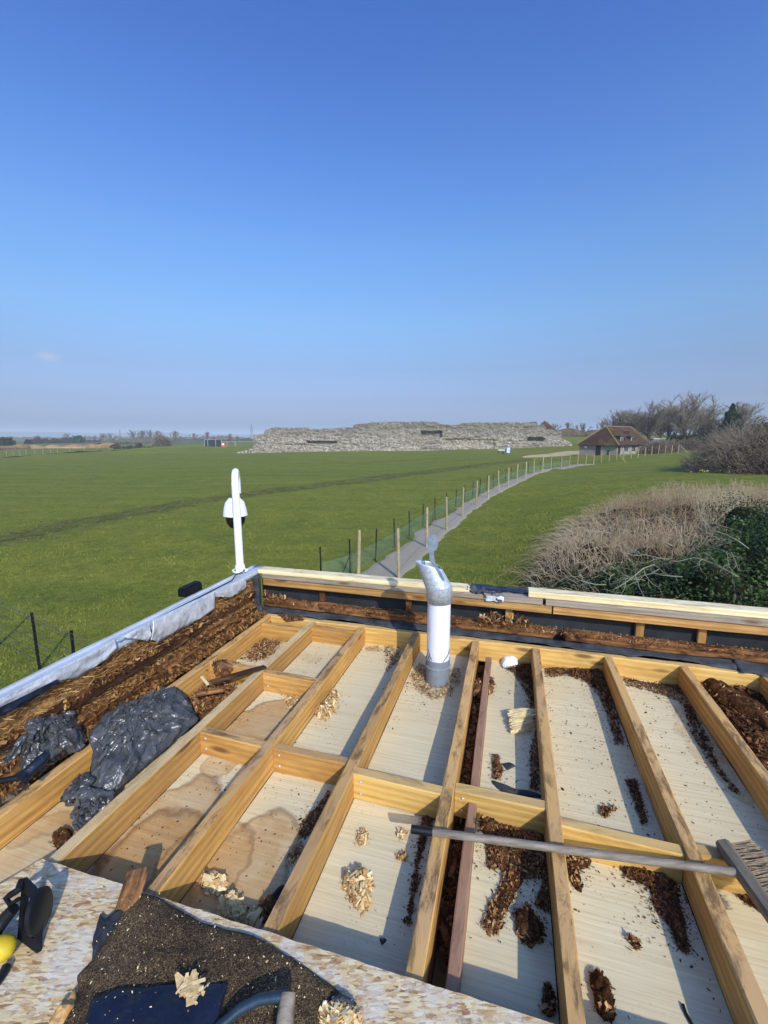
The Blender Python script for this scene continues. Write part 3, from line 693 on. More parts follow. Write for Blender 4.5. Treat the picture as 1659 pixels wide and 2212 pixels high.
# screw and nail heads on the noggin faces
for (x, y) in [(r_[0]/1.507, r_[1]/1.507) for r_ in [(850+127/4.1475, 2100+390/4.1475), (850+130/4.1475, 2100+515/4.1475), (850+285/4.1475, 2100+1500/4.1475), (850+280/4.1475, 2100+1635/4.1475), (903/1.3272, 1800+832/1.3272), (904/1.3272, 1800+846/1.3272)]]:
    pass
def nail(v, u, z):
    b = MB().lathe([(.0055, 0), (.0055, .002), (.003, .004), (0, .0045)], 10)
    link('nail_head', b.me('nail_head', MGALV), roof, W(v, u, z), (R(90), 0, ROOFROT))
for a, b_, u, mt in NOG[:6]:
    for hh in (.03, .085): nail(JV[a]+.055, u-.0245-.012*(a % 2)*0, ZT-hh-.005)

# ------------------------------------------------------------------ back parapet
par = thing('back_parapet', W(1, 3.05, ZT), 'low back parapet: rotten plate, short studs and black lining under grey boards', 'parapet')
PUF = 3.02                                  # front face
tim(par, 'bottom_plate', MROT, (-1.86, PUF+.024), (.35, PUF+.024), .055, .062, ZT+.098, amp=.008, rag1=.05)
tim(par, 'bottom_plate', MROT, (.36, PUF+.02), (4.5, PUF+.024), .055, .062, ZT+.095, amp=.006, rag0=.05)
tim(par, 'top_rail', MRL, (-1.86, PUF+.03), (.3, PUF+.03), .06, .055, ZT+.261, amp=.002)
tim(par, 'top_rail', MRL, (.31, PUF+.03), (4.5, PUF+.03), .06, .055, ZT+.261, amp=.002)
tim(par, 'capping_board', MGR, (-1.86, PUF+.055), (.24, PUF+.055), .13, .036, ZT+.300, amp=.0015)
tim(par, 'capping_board', MGR, (.26, PUF+.055), (4.5, PUF+.055), .13, .036, ZT+.300, amp=.0015)
b = MB().box(-1.92, 4.5, PUF+.085, PUF+.10, ZT-.2, ZT+.262); link('lining_board', b.me('lining_board', MBLK), par, (0, 0, 0), (0, 0, ROOFROT))
b = MB().box(-1.92, 4.5, PUF+.0849-.012, PUF+.0849, ZT+.165, ZT+.205); 
for (x, y, mt) in [(545, 1290, MROT), (692, 1300, MROT), (881, 1318, MROT), (1098, 1340, MRL), (1385, 1370, MRL), (1521, 1385, MRL)]:
    p = PU(x, y, PUF+.02); v = float(p@V)
    b = timber_mesh('stud', .112, .046, .05, mt, int(x), amp=.003, step=.03); o = link('stud', b, par, W(v, PUF-.004, ZT+.096)); o.rotation_euler = (0, R(-90), ROOFROT-math.pi/2)
    o.rotation_euler = (R(0), R(-90), ROOFROT+math.pi/2)
    o.location = Vector(W(v, PUF+.05, ZT+.095))-par.location
# felt strip between rim beam and plate
def sheet(name, mat, P0, P1, off, nu=80, nv=6, amp=.006, th=.003, ragged=.012, parent=None, seed=0, fn=None):
    """a thin uneven sheet: runs from P0 to P1, 'off' is the vector across"""
    P0, P1, off = map(lambda a: np.array(a, float), (P0, P1, off))
    v = []
    for i in range(nu+1):
        s = i/nu; c = P0+(P1-P0)*s
        for j in range(nv+1):
            t = j/nv; q = c+off*t
            e = float(fbm(np.array([[i*.23, j*.6, seed]]), 1.0, 3, seed)[0])
            q = q+np.array([0, 0, amp*e])
            if j == 0 or j == nv: q = q+off/np.linalg.norm(off)*ragged*float(fbm(np.array([[i*.31, j, seed+3]]), 1., 3, seed+2)[0])
            if fn is not None: q = q+fn(s, t)
            v.append(q)
    n = len(v); v += [q-np.array([0, 0, th]) for q in v]
    idx = lambda i, j: i*(nv+1)+j
    f = [(idx(i, j), idx(i+1, j), idx(i+1, j+1), idx(i, j+1)) for i in range(nu) for j in range(nv)]
    f += [tuple(n+a for a in q)[::-1] for q in f]
    for i in range(nu):
        f.append((idx(i, 0), n+idx(i, 0), n+idx(i+1, 0), idx(i+1, 0))); f.append((idx(i, nv), idx(i+1, nv), n+idx(i+1, nv), n+idx(i, nv)))
    for j in range(nv):
        f.append((idx(0, j), idx(0, j+1), n+idx(0, j+1), n+idx(0, j))); f.append((idx(nu, j), n+idx(nu, j), n+idx(nu, j+1), idx(nu, j+1)))
    return link(name, mesh(name, v, f, mat, True), parent)
sheet('felt_strip', MFELT, W(-1.9, 2.955, ZT+.012), W(4.4, 2.955, ZT+.012), U*.085+np.array([0, 0, .018]), 220, 5, .008, .003, .012, par, 4)
sheet('felt_flap', MFELT, W(1.35, 2.92, ZT+.016), W(2.6, 2.92, ZT+.012), U*.11+np.array([0, 0, .02]), 60, 5, .01, .003, .02, par, 14)
# loose boards on top
o = tim(None, 'loose_board', MFRESH, (-1.9, PUF+.045), (-.245, PUF+.05), .105, .032, ZT+.333, amp=.0015)
tag(o, 'pale new board lying on the left part of the back parapet, beside the camera pole', 'board')
o = tim(None, 'loose_board', MFRESH, (.15, PUF+.07), (4.4, PUF+.07), .105, .040, ZT+.342, amp=.002)
tag(o, 'pale new board on the right part of the back parapet, before the bramble', 'board')
mem = sheet('black_membrane', MNAVY, W(-.31, PUF+.075, ZT+.312), W(.148, PUF+.075, ZT+.306), U*.14+np.array([0, 0, -.01]), 40, 6, .006, .003, .01, None, 8)
tag(mem, 'dark blue roofing membrane scrap on the parapet between the two pale boards', 'membrane')
mem2 = sheet('membrane_fold', MBAG, W(-.26, PUF-.005, ZT+.315), W(-.02, PUF-.02, ZT+.285), U*.09+np.array([0, 0, .015]), 30, 6, .02, .004, .02, mem, 18)
fo = sheet('foil_edge', MFOIL, W(-.13, PUF-.012, ZT+.300), W(-.01, PUF-.012, ZT+.300), np.array([0, 0, -.035])-U*.004, 16, 5, .004, .003, .006, mem, 28)

# ------------------------------------------------------------------ left parapet
lpar = thing('left_parapet', W(-1.97, 2, ZT), 'low left parapet with silver flashing folded over crumbling brown fibre board', 'parapet')
def lbox(n, v0, v1, u0, u1, z0, z1, mat): return link(n, MB().box(v0, v1, u0, u1, z0, z1).me(n, mat), lpar, (0, 0, 0), (0, 0, ROOFROT))
VO, VI = -2.025, -1.93
# cap: flat metal with outer roll
cap = []
prof = [(VO-.02, ZT+.16), (VO-.018, ZT+.30), (VO-.008, ZT+.318), (VO+.012, ZT+.322), (VO+.02, ZT+.312), (VO+.05, ZT+.312), (VO+.058, ZT+.316), (VI+.012, ZT+.316), (VI+.016, ZT+.305), (VI+.016, ZT+.28)]
nn = 60; cv = []; cf = []
for i in range(nn+1):
    u = -1.2+(3.16+1.2)*i/nn
    for j, (v, z) in enumerate(prof):
        cv.append(W(v, u, z+.0035*float(fbm(np.array([[u*3, j*.7, 1]]), 1, 2, 3)[0])))
k = len(prof)
cf = [(i*k+j, (i+1)*k+j, (i+1)*k+j+1, i*k+j+1) for i in range(nn) for j in range(k-1)]
me = mesh('cap_sheet', cv, cf, MCAP); autosm(me, 30); o = link('cap_sheet', me, lpar); sm = o.modifiers.new('s', 'SOLIDIFY'); sm.thickness = .002; sm.offset = 0
tim(lpar, 'top_plate', MGR, (VO+.045, -1.2), (VO+.045, 3.1), .08, .045, ZT+.305)
tim(lpar, 'mid_rail', MROT2, (VI+.015, -1.2), (VI+.01, 3.0), .045, .045, ZT+.175, amp=.013, step=.03)
tim(lpar, 'bottom_rail', MROT, (VI+.035, -1.2), (VI+.03, 2.9), .05, .05, ZT+.075, amp=.018, step=.03)
# fibre infill: lumpy face with loose strands
def fibre_face():
    nu, nz = 260, 26; v = []; 
    uu = np.linspace(-1.2, 3.0, nu); zz = np.linspace(ZT-.19, ZT+.30, nz)
    Ug, Zg = np.meshgrid(uu, zz, indexing='ij'); q = np.stack([Ug*14, Zg*30, Ug*0], -1)
    d = .012*fbm(q, 1, 4, 3)+.006*fbm(q, 4, 2, 7)
    Vg = VI-.012+d+ .02*np.clip((ZT+.12-Zg)/.15, 0, 1)
    pts = Ug[..., None]*U+Vg[..., None]*V; pts[..., 2] = Zg
    tone = np.clip(.55+.25*fbm(q, .25, 3, 5)+.3*fbm(q, 3, 2, 11), .05, 1)
    i, j = np.meshgrid(np.arange(nu-1), np.arange(nz-1), indexing='ij')
    F = np.stack([i*nz+j, i*nz+j+1, (i+1)*nz+j+1, (i+1)*nz+j], -1).reshape(-1, 4)[:, ::-1]
    VV = [pts.reshape(-1, 3)]; TT = [tone.ravel()]; FF = [F]
    # strands
    n = 5200; u = rng.uniform(-1.1, 3.0, n); z = ZT+rng.uniform(-.04, .29, n)
    a = rng.uniform(-.9, .9, n)+.3; L = rng.uniform(.01, .045, n); w_ = rng.uniform(.0008, .0022, n)
    out = rng.uniform(.004, .022, n)
    c = u[:, None]*U+(VI+.004+.02*np.clip((ZT+.12-z)/.15, 0, 1))[:, None]*V; c[:, 2] = z
    dv = np.cos(a)[:, None]*U+np.sin(a)[:, None]*np.array([0, 0, 1]); nv_ = -np.sin(a)[:, None]*U+np.cos(a)[:, None]*np.array([0, 0, 1])
    p0 = c-dv*L[:, None]/2-nv_*w_[:, None]; p1 = c-dv*L[:, None]/2+nv_*w_[:, None]; p2 = c+dv*L[:, None]/2+nv_*w_[:, None]+V*out[:, None]; p3 = c+dv*L[:, None]/2-nv_*w_[:, None]+V*out[:, None]
    b0 = len(VV[0]); S = np.stack([p0, p1, p2, p3], 1).reshape(-1, 3); VV.append(S); TT.append(np.repeat(rng.uniform(.35, 1, n), 4))
    FF.append(b0+np.arange(n*4).reshape(-1, 4))
    return mesh('fibre_infill', np.vstack(VV), np.vstack(FF), MFIB, False, np.concatenate(TT))
o = link('fibre_infill', fibre_face(), lpar); o['kind'] = 'stuff'
# ragged plywood lip along the foot of the face
def lip(u0, u1, v0, vmax, z, seed, name='rotten_lip', mat=None, droop=.03):
    n = int((u1-u0)/.012); v = []; 
    for i in range(n+1):
        u = u0+(u1-u0)*i/n; e = fbm(np.array([[u*9, seed, 0]]), 1, 4, seed)[0]; wd = (vmax-v0)*(.65+.5*e)
        for j in range(5):
            t = j/4; v.append(W(v0+wd*t, u+.01*t*e, z-droop*t*t+.008*float(fbm(np.array([[u*12, t*3, seed]]), 1, 2, 5)[0])))
    m_ = len(v); v += [q-np.array([0, 0, .008]) for q in v]
    f = [(i*5+j, (i+1)*5+j, (i+1)*5+j+1, i*5+j+1) for i in range(n) for j in range(4)]
    f += [tuple(m_+a for a in q)[::-1] for q in f]
    f += [(i*5+4, (i+1)*5+4, m_+(i+1)*5+4, m_+i*5+4) for i in range(n)]+[(i*5, m_+i*5, m_+(i+1)*5, (i+1)*5) for i in range(n)]
    return link(name, mesh(name, v, f, mat or MBARK), lpar)
lip(.9, 2.95, VI+.03, VI+.115, ZT+.04, 5)
lip(1.6, 2.9, VI+.04, VI+.14, ZT+.015, 15, mat=MROT)
# silver flap hanging over the inner face; outline traced on the face plane
def r1(x, y): return (x/1.3272/1.507, (1800+y/1.3272)/1.507)
def flap(topline, botline, v0, mat, bulge, seed, name='flashing_flap'):
    n = 70; nv = 10
    T_ = np.array([PV(*r1(*q), v0) for q in topline]); B_ = np.array([PV(*r1(*q), v0) for q in botline])
    def rs(a):
        d = np.r_[0, np.cumsum(np.linalg.norm(np.diff(a, axis=0), axis=1))]; s = np.linspace(0, d[-1], n); return np.stack([np.interp(s, d, a[:, c]) for c in range(3)], -1)
    T_, B_ = rs(T_), rs(B_); v = []
    for i in range(n):
        for j in range(nv):
            t = j/(nv-1); q = T_[i]*(1-t)+B_[i]*t
            e = float(fbm(np.array([[i*.09, j*.2, seed]]), 1, 3, seed)[0]); cr = abs(float(vnoise(np.array([[i*.12+j*.2, j*.3, seed]]))[0]))
            q = q+V*(.008+bulge*.35*math.sin(t*2.4)*(.8+.2*e)+.010*e*t-.010*cr*t)
            if j == nv-1: q = q+np.array([0, 0, .012*e])
            v.append(q)
    f = [(i*nv+j, i*nv+j+1, (i+1)*nv+j+1, (i+1)*nv+j) for i in range(n-1) for j in range(nv-1)]
    o = link(name, mesh(name, v, f, mat, True), lpar); s_ = o.modifiers.new('s', 'SOLIDIFY'); s_.thickness = .0025; s_.offset = 0; return o
flap([(1052, 108), (990, 135), (920, 165)], [(1060, 150), (1020, 178), (985, 195), (945, 192), (920, 188)], -1.912, MFOIL, .02, 3)
flap([(920, 165), (780, 230), (655, 290)], [(920, 240), (860, 285), (780, 325), (700, 370), (680, 383), (640, 378)], -1.912, MFOIL, .035, 5)
flap([(640, 300), (560, 340), (495, 375)], [(640, 378), (600, 372), (560, 372), (520, 368), (495, 380)], -1.908, MFOIL, .03, 7)
flap([(495, 370), (400, 425), (260, 492), (120, 565), (-60, 655)], [(490, 430), (440, 470), (350, 525), (255, 552), (120, 615), (-60, 700)], -1.912, MFOIL, .02, 9)
flap([(240, 545), (120, 605), (-60, 690)], [(245, 560), (120, 640), (-60, 735)], -1.900, MNAVY, .02, 11, 'membrane_edge')
# black upstand in the corner
for (v0, v1, u0, u1, z0, z1, mt) in [(-1.925, -1.875, 2.965, 3.015, ZT-.02, ZT+.29, MFELT), (-1.90, -1.835, 2.93, 2.985, ZT-.01, ZT+.06, MFELT)]:
    b = MB().box(v0, v1, u0, u1, z0, z1); me = b.me('corner_felt', mt); o = link('corner_felt', me, lpar, (0, 0, 0), (0, 0, ROOFROT))
    bv = o.modifiers.new('b', 'BEVEL'); bv.width = .008; bv.segments = 2

# ------------------------------------------------------------------ flake board deck in the foreground
def poly_slab(name, pts, z0, z1, mat, parent=None, sub=.02, rag=.0, seed=0):
    pts = [np.array(p) for p in pts]; out = []
    for a, b in zip(pts, pts[1:]+pts[:1]):
        n = max(1, int(np.linalg.norm(b-a)/sub)); 
        for i in range(n):
            q = a+(b-a)*i/n; d = (b-a)/np.linalg.norm(b-a); nr = np.array([-d[1], d[0]])
            out.append(q+nr*rag*float(fbm(np.array([[q[0]*25, q[1]*25, seed]]), 1, 3, seed)[0]))
    n = len(out); v = [(q[0], q[1], z1) for q in out]+[(q[0], q[1], z0) for q in out]
    f = [tuple(range(n)), tuple(range(n, 2*n))[::-1]]+[(i, n+i, n+(i+1) % n, (i+1) % n) for i in range(n)]
    me = mesh(name, v, f, mat); o = link(name, me, parent); return o
ZO = ZT+.018
c0 = W(-1.41, .893, 0)[:2]; c1 = W(.6, .912, 0)[:2]; c2 = W(4, .92, 0)[:2]
deck = poly_slab('decking_board', [c0, c1, c2, W(4, -1.2, 0)[:2], W(-2.3, -1.2, 0)[:2], P(-60, 1945, ZO)[:2]], ZT+.001, ZO, MOSB, rag=.0022)
tag(deck, 'pale flake board laid over the joists at the bottom of the picture', 'decking board')
# orient texture with the roof: object is unrotated, which is close enough for flakes

# ------------------------------------------------------------------ vent pipe
vb = P(945, 1473, ZP)
vent = thing('vent_pipe', vb, 'white plastic vent pipe in a grey socket with a bent galvanised cowl on top', 'vent pipe')
r0 = .071
b = MB().lathe([(r0+.001, -.03), (r0+.001, .108), (r0+.006, .110), (r0+.006, .118), (r0+.002, .122), (r0+.003, .15), (r0+.004, .162), (r0-.004, .164)], 40); link('socket', autosm(b.me('socket', MGPVC), 40), vent, vb)
def m_pipe():
    m = M('scuffed_white_pipe', .4, 0, .5); tc = m.coord((9, 9, 5)); n = m.noise(tc, 1, 6, .7, 1.2, .56, .66); sc = m.noise(m.coord((20, 20, 3)), 1.2, 5, .7, 2, .66, .7)
    c = m.mix(m.mul(n, .35), '#e0e1e8', '#b9b6b4'); m.col(m.mix(m.mul(sc, .6), c, '#6c6660')); return m.m
MP = m_pipe()
b = MB().lathe([(r0-.002, .15), (r0-.002, .56), (r0-.008, .56), (r0-.008, .16)], 40); link('pipe', autosm(b.me('pipe', MP), 40), vent, vb)
# a torn slit near the foot of the pipe
def onpipe(ang, z, rr=r0-.0005): return vb+np.array([math.cos(ang)*rr, math.sin(ang)*rr, z])
b = MB()
for pts in ([(-1.25, .165), (-1.1, .18), (-.9, .19), (-.6, .212), (-.45, .235)], [(-1.25, .166), (-1.2, .15), (-1.22, .14)], [(-2.7, .235), (-2.45, .19), (-2.2, .168)], [(-2.9, .20), (-2.6, .175), (-2.4, .166)]):
    b = MB().tube([onpipe(a, z) for a, z in pts], [.0008]+[.0022]*(len(pts)-2)+[.0008], 6); link('crack', b.me('crack', MBLKM), vent, (0, 0, 0))

# cowl: collar, then a tube bending up and to the left, cut open towards the top, with a flag blade
zc_ = .545
b = MB().lathe([(r0+.006, zc_-.02), (r0+.006, zc_+.075), (r0+.002, zc_+.078)], 40); me = autosm(b.me('collar', MGALV), 40); o = link('collar', me, vent, vb); s_ = o.modifiers.new('s', 'SOLIDIFY'); s_.thickness = .002
def cowl():
    n = 44; rows = 18; v = []
    ax = np.array([-.40, .10, .91]); ax /= np.linalg.norm(ax)
    lf = np.array([-1., .1, 0]); lf -= ax*(lf@ax); lf /= np.linalg.norm(lf); sd_ = np.cross(ax, lf)
    c0_ = vb+np.array([.004, 0, zc_+.045])
    for i in range(rows):
        t = i/(rows-1)
        for k in range(n):
            th = 2*math.pi*k/n; a_ = math.cos(th)
            L_top = .115+.105*(.5+.5*a_)**.7; rr = (r0+.005)*(1-.16*t); s0 = -.012*(1-a_)*0
            v.append(c0_+ax*(L_top*t)+(lf*math.cos(th)+sd_*math.sin(th))*rr)
    f = [(i*n+k, i*n+(k+1) % n, (i+1)*n+(k+1) % n, (i+1)*n+k) for i in range(rows-1) for k in range(n)]
    return v, f
cv, cf = cowl(); me = autosm(mesh('cowl', cv, cf, MGALV), 40); o = link('cowl', me, vent); s_ = o.modifiers.new('s', 'SOLIDIFY'); s_.thickness = .002
# flag blade traced on a plane facing the camera at the cowl
def r6(x, y): return ((1250+x/3.686)/1.507, (1700+y/3.686)/1.507)
blade = [(548, 460), (545, 400), (540, 330), (516, 275), (510, 225), (518, 185), (540, 158), (575, 146), (610, 150), (638, 175), (651, 225), (650, 285), (632, 325), (600, 352), (600, 400), (612, 470), (635, 530), (690, 610), (735, 700), (700, 700), (640, 620), (612, 580), (575, 500)]
zcd = 2.60
bo = [D(*r6(*q), zcd+.0) for q in blade]
nrm = np.array([0, .0022, 0]); n_ = len(bo); v = bo+[q+nrm for q in bo]
f = [tuple(range(n_)), tuple(range(n_, 2*n_))[::-1]]+[(i, n_+i, n_+(i+1) % n_, (i+1) % n_) for i in range(n_)]
MGF = simple('galvanised_flat', '#5f6a73', '#75818b', 25, .5, .35, .1); link('vane', mesh('vane', v, f, MGF), vent)

# ------------------------------------------------------------------ camera pole on the corner
cb = P(519, 1233, ZT+.322)
pole = thing('security_camera', cb, 'white dome security camera hanging from a swan-neck pole on the roof corner', 'security camera')
left = np.array([-.25, 1, 0]); left /= np.linalg.norm(left)
tp = D(507, 1030, 3.44)
axis = tp-cb; H_ = np.linalg.norm(axis)
pts = [cb+axis*t for t in np.linspace(0, .93, 10)]
R_ = .105
c_ = pts[-1]+left*R_
for a in np.linspace(0, math.pi, 14)[1:]: pts.append(c_-left*R_*math.cos(a)+np.array([0, 0, 1])*R_*.8*math.sin(a))
neck_end = pts[-1]+np.array([.0, 0, -.10]); pts.append(neck_end+np.array([0, 0, .05])); pts.append(neck_end)
mpw = M('pole_paint', .35, 0, .5); g_ = mpw.noise(mpw.coord((1, 1, 1)), 9, 5, .7, .5, .66, .74); mpw.col(mpw.mix(mpw.mul(g_, .7), '#eef0f5', '#b9924e'))
b = MB().tube(pts, [.030]*8+[.029]*2+[.027]*(len(pts)-10), 20); link('swan_neck', autosm(b.me('swan_neck', mpw.m), 50), pole, (0, 0, 0))
b = MB().lathe([(.062, 0), (.062, .01), (.04, .014), (.036, .05), (.031, .052)], 28); link('base_flange', autosm(b.me('base_flange', MWPNT), 40), pole, cb)
for a in (.6, 2.4, 4.2, 5.6):
    b = MB().lathe([(.008, .010), (.008, .020), (0, .022)], 6, (.05*math.cos(a), .05*math.sin(a), 0)); link('flange_bolt', b.me('flange_bolt', MSTEEL), pole, cb)
dc = neck_end+np.array([0.0, 0, 0]); dp = D(508.5, 1113, dc[1]/ray(508, 1113)[1]); dz = dp[2]; dc = np.array([dp[0], dp[1], dz])
b = MB().lathe([(.028, .145), (.045, .143), (.075, .11), (.09, .06), (.098, .0), (.094, -.004), (.08, -.004)], 32); link('housing', autosm(b.me('housing', MWPNT), 40), pole, dc)
b = MB().lathe([(.078, -.004), (.079, -.03), (.072, -.065), (.05, -.098), (.02, -.112), (0, -.114)], 32); link('dome', autosm(b.me('dome', MDGL), 60), pole, dc)
# cable along the cap
cable = MB().tube([cb+np.array([.05, -.04, .012]), cb+np.array([-.0, -.12, .004])]+[W(-1.955, u, ZT+.322) for u in (2.75, 2.5, 2.2, 2.0)], .004, 6)
tag(link('cable', cable.me('cable', MBLKM)), 'thin black cable running from the camera pole along the silver flashing', 'cable')
# floodlight outside the parapet
fp = PV(*r1(822, 158), -2.10)
fl = thing('floodlight', fp, 'black finned back of a floodlight just outside the left parapet', 'floodlight')
b = MB().box(-.03, .03, -.085, .085, -.025, .025); me = b.me('casing', MBLKM); link('casing', me, fl, fp, (0, 0, ROOFROT))
for k in range(9):
    y = -.074+.0185*k; b = MB().box(-.026, .026, y-.003, y+.003, .0255, .037); link('fin', b.me('fin', MBLKM), fl, fp, (0, 0, ROOFROT))
b = MB().box(.031, .09, -.012, .012, -.09, -.02); link('bracket', b.me('bracket', MBLKM), fl, fp, (0, 0, ROOFROT))

# ------------------------------------------------------------------ heaps of crumbs, chips and shavings
def inpoly(x, y, poly):
    ins = np.zeros(x.shape, bool); n = len(poly); j = n-1
    for i in range(n):
        xi, yi = poly[i]; xj, yj = poly[j]
        c = ((yi > y) != (yj > y)) & (x < (xj-xi)*(y-yi)/(yj-yi+1e-12)+xi); ins ^= c; j = i
    return ins
def edged(x, y, poly):
    d = np.full(x.shape, 1e9); n = len(poly)
    for i in range(n):
        a = np.array(poly[i]); e = np.array(poly[(i+1) % n])-a
        t = np.clip(((x-a[0])*e[0]+(y-a[1])*e[1])/(e@e+1e-12), 0, 1); d = np.minimum(d, np.hypot(x-a[0]-t*e[0], y-a[1]-t*e[1]))
    return d
def chipset(c, L, w_, r, lift, tone, curl=.3, flat=.5):
    n = len(c); a = r.uniform(0, 2*np.pi, n); el = r.normal(0, flat, n); roll = r.normal(0, flat, n)
    dv = np.stack([np.cos(a)*np.cos(el), np.sin(a)*np.cos(el), np.sin(el)], -1)
    sv = np.stack([-np.sin(a), np.cos(a), 0*a], -1)*np.cos(roll)[:, None]+np.array([0, 0, 1])*np.sin(roll)[:, None]
    nv = np.cross(dv, sv); k = (r.uniform(-curl, curl, n)*L)[:, None]*nv
    tp_ = r.uniform(.25, 1, (n, 1))
    L_ = L[:, None]/2; W_ = w_[:, None]/2
    q = np.stack([c-dv*L_-sv*W_*tp_, c-dv*L_+sv*W_, c+sv*W_*1.1+k, c+dv*L_+sv*W_*tp_*.6, c+dv*L_-sv*W_*.5, c-sv*W_+k], 1)
    q[..., 2] += lift
    b_ = np.arange(n)[:, None]*6
    F = np.concatenate([b_+np.array([0, 1, 2, 5]), b_+np.array([5, 2, 3, 4])], 0)
    return q.reshape(-1, 3), F, np.repeat(tone, 6)
def heap(name, poly, n, h, label, cat='debris', z0=ZP, tone=(.2, .75), size=(.004, .019), core=True, mat=None, seed=1, spill=.25, curl=.3, group=None, flat=.45, parent=None, pxpoly=True):
    r = np.random.default_rng(seed)
    pl = [tuple(P(x, y, z0)[:2]) for x, y in poly] if pxpoly else poly
    a = np.array(pl); lo, hi = a.min(0), a.max(0); ex = (hi-lo)*.0
    VV, FF, TT = [], [], []; nb = 0
    wid = max(.01, float(np.sqrt(abs(np.sum(a[:, 0]*np.roll(a[:, 1], -1)-a[:, 1]*np.roll(a[:, 0], -1)))/2))*.28)
    def hf(x, y):
        d = edged(x, y, pl); d = np.where(inpoly(x, y, pl), d, 0)
        return h*np.clip(d/wid, 0, 1)**.7*(.7+.5*fbm(np.stack([x, y, x*0+seed], -1), 18, 2, seed))
    if core:
        st = max(.006, float(max(hi-lo))/110); gx, gy = np.meshgrid(np.arange(lo[0], hi[0]+st, st), np.arange(lo[1], hi[1]+st, st), indexing='ij')
        wob = .5*wid*fbm(np.stack([gx, gy, gx*0], -1), 22, 3, seed+5)
        d = np.where(inpoly(gx, gy, pl), edged(gx, gy, pl), -1); keep = (d-np.abs(wob)*.9) > .002
        keep &= d > 0
        gz = z0-.004+np.clip(hf(gx, gy), 0, None)*.8+.006*fbm(np.stack([gx, gy, gx*0], -1), 60, 2, seed)
        gz = np.where(d < .004, z0-.004, gz)
        nx, ny = gx.shape; i, j = np.meshgrid(np.arange(nx-1), np.arange(ny-1), indexing='ij')
        k4 = keep[:-1, :-1] & keep[1:, :-1] & keep[1:, 1:] & keep[:-1, 1:]
        F = np.stack([i*ny+j, (i+1)*ny+j, (i+1)*ny+j+1, i*ny+j+1], -1)[k4]
        VV.append(np.stack([gx, gy, gz], -1).reshape(-1, 3)); FF.append(F); TT.append(np.clip(tone[0]+.15*fbm(np.stack([gx, gy, gx*0], -1), 30, 2, 3), 0, 1).ravel()); nb = gx.size
    n = int(n*1.8); x = r.uniform(lo[0], hi[0], n*6); y = r.uniform(lo[1], hi[1], n*6); ok = inpoly(x, y, pl); x, y = x[ok][:n], y[ok][:n]
    k = int(len(x)*spill*1.6); sx = x[:k]+r.normal(0, wid*1.3, k)*r.uniform(.2, 1, k); sy = y[:k]+r.normal(0, wid*1.3, k)*r.uniform(.2, 1, k)
    zz = z0+hf(x, y)
    L = r.uniform(size[0], size[1], len(x))*r.uniform(.5, 1.6, len(x)); w_ = L*r.uniform(.10, .42, len(x))
    q, F, t = chipset(np.stack([x, y, zz], -1), L, w_, r, .003, r.uniform(tone[0], tone[1], len(x))**1.0, curl, flat)
    VV.append(q); FF.append(F+nb); TT.append(t); nb += len(q)
    if k:
        q, F, t = chipset(np.stack([sx, sy, sx*0+z0+.003], -1), L[:k]*.45, w_[:k]*.6, r, 0, r.uniform(tone[0]*.5, tone[1]*.8, k), .2, .15)
        VV.append(q); FF.append(F+nb); TT.append(t)
    VV = np.vstack(VV); VV[:, 2] = np.maximum(VV[:, 2], z0-.006)
    me = mesh(name, VV, np.vstack(FF), mat or MDEB, False, np.concatenate(TT)); o = link(name, me, parent)
    if parent is None: tag(o, label, cat, group)
    else: o['kind'] = 'stuff'
    o['kind'] = 'stuff'; return o
def q3(x, y): return (x/1.3272/1.507, (2500+y/1.3272)/1.507)
def q4(x, y): return ((1250+x/1.3272)/1.507, (2500+y/1.3272)/1.507)
def q2(x, y): return ((1250+x/1.3272)/1.507, (1800+y/1.3272)/1.507)
def L_(f, *pts): return [f(*p) for p in pts]
heap('wood_chips', L_(q2, (110, 530), (150, 480), (240, 500), (330, 500), (330, 560), (290, 620), (210, 640), (140, 600)), 900, .02, 'pale wood chips scattered round the foot of the vent pipe', tone=(.35, .95), core=False, seed=2)
heap('wood_crumbs', L_(q3, (1290, 290), (1300, 240), (1380, 160), (1420, 105), (1432, 130), (1395, 210), (1350, 290), (1300, 305)), 420, .02, 'dark crumbs along the joist left of the middle bay', tone=(.15, .8), core=False, seed=3)
heap('wood_crumbs', L_(q3, (1245, 380), (1300, 330), (1310, 350), (1255, 430)), 160, .015, 'small pile of pale chips by the joist below the crumbs', tone=(.3, .95), core=False, seed=4)
heap('wood_crumbs', L_(q4, (170, 200), (215, 190), (200, 260), (175, 330), (150, 420), (140, 520), (110, 680), (95, 680), (120, 520), (150, 330)), 480, .015, 'crumbs strewn along the left side of the joist under the broom handle', tone=(.05, .6), core=False, seed=5)
heap('wood_crumbs', L_(q2, (0, 390), (60, 400), (110, 430), (60, 470), (10, 520), (0, 420)), 260, .012, 'thin scatter of dark crumbs left of the vent pipe', tone=(.1, .6), core=False, seed=6)
GAPA = [tuple(W(-.155, 1.62, 0)[:2]), tuple(W(-.108, 1.62, 0)[:2]), tuple(W(-.108, 2.85, 0)[:2]), tuple(W(-.155, 2.85, 0)[:2])]
heap('rotten_wood_fill', GAPA, 1800, .05, 'brown rotten crumbs filling the narrow gap between the joist and the reddish batten', z0=ZP-.04, tone=(.1, .8), seed=7, pxpoly=False, size=(.01, .04), spill=0)
GAPB = [tuple(W(-.155, 1.16, 0)[:2]), tuple(W(-.108, 1.1, 0)[:2]), tuple(W(-.108, 1.54, 0)[:2]), tuple(W(-.155, 1.54, 0)[:2])]
heap('rotten_wood_fill', GAPB, 900, .05, 'dark rotten crumbs in the narrow gap just below the broom handle', z0=ZP-.05, tone=(.0, .6), seed=8, pxpoly=False, size=(.01, .04), spill=0)
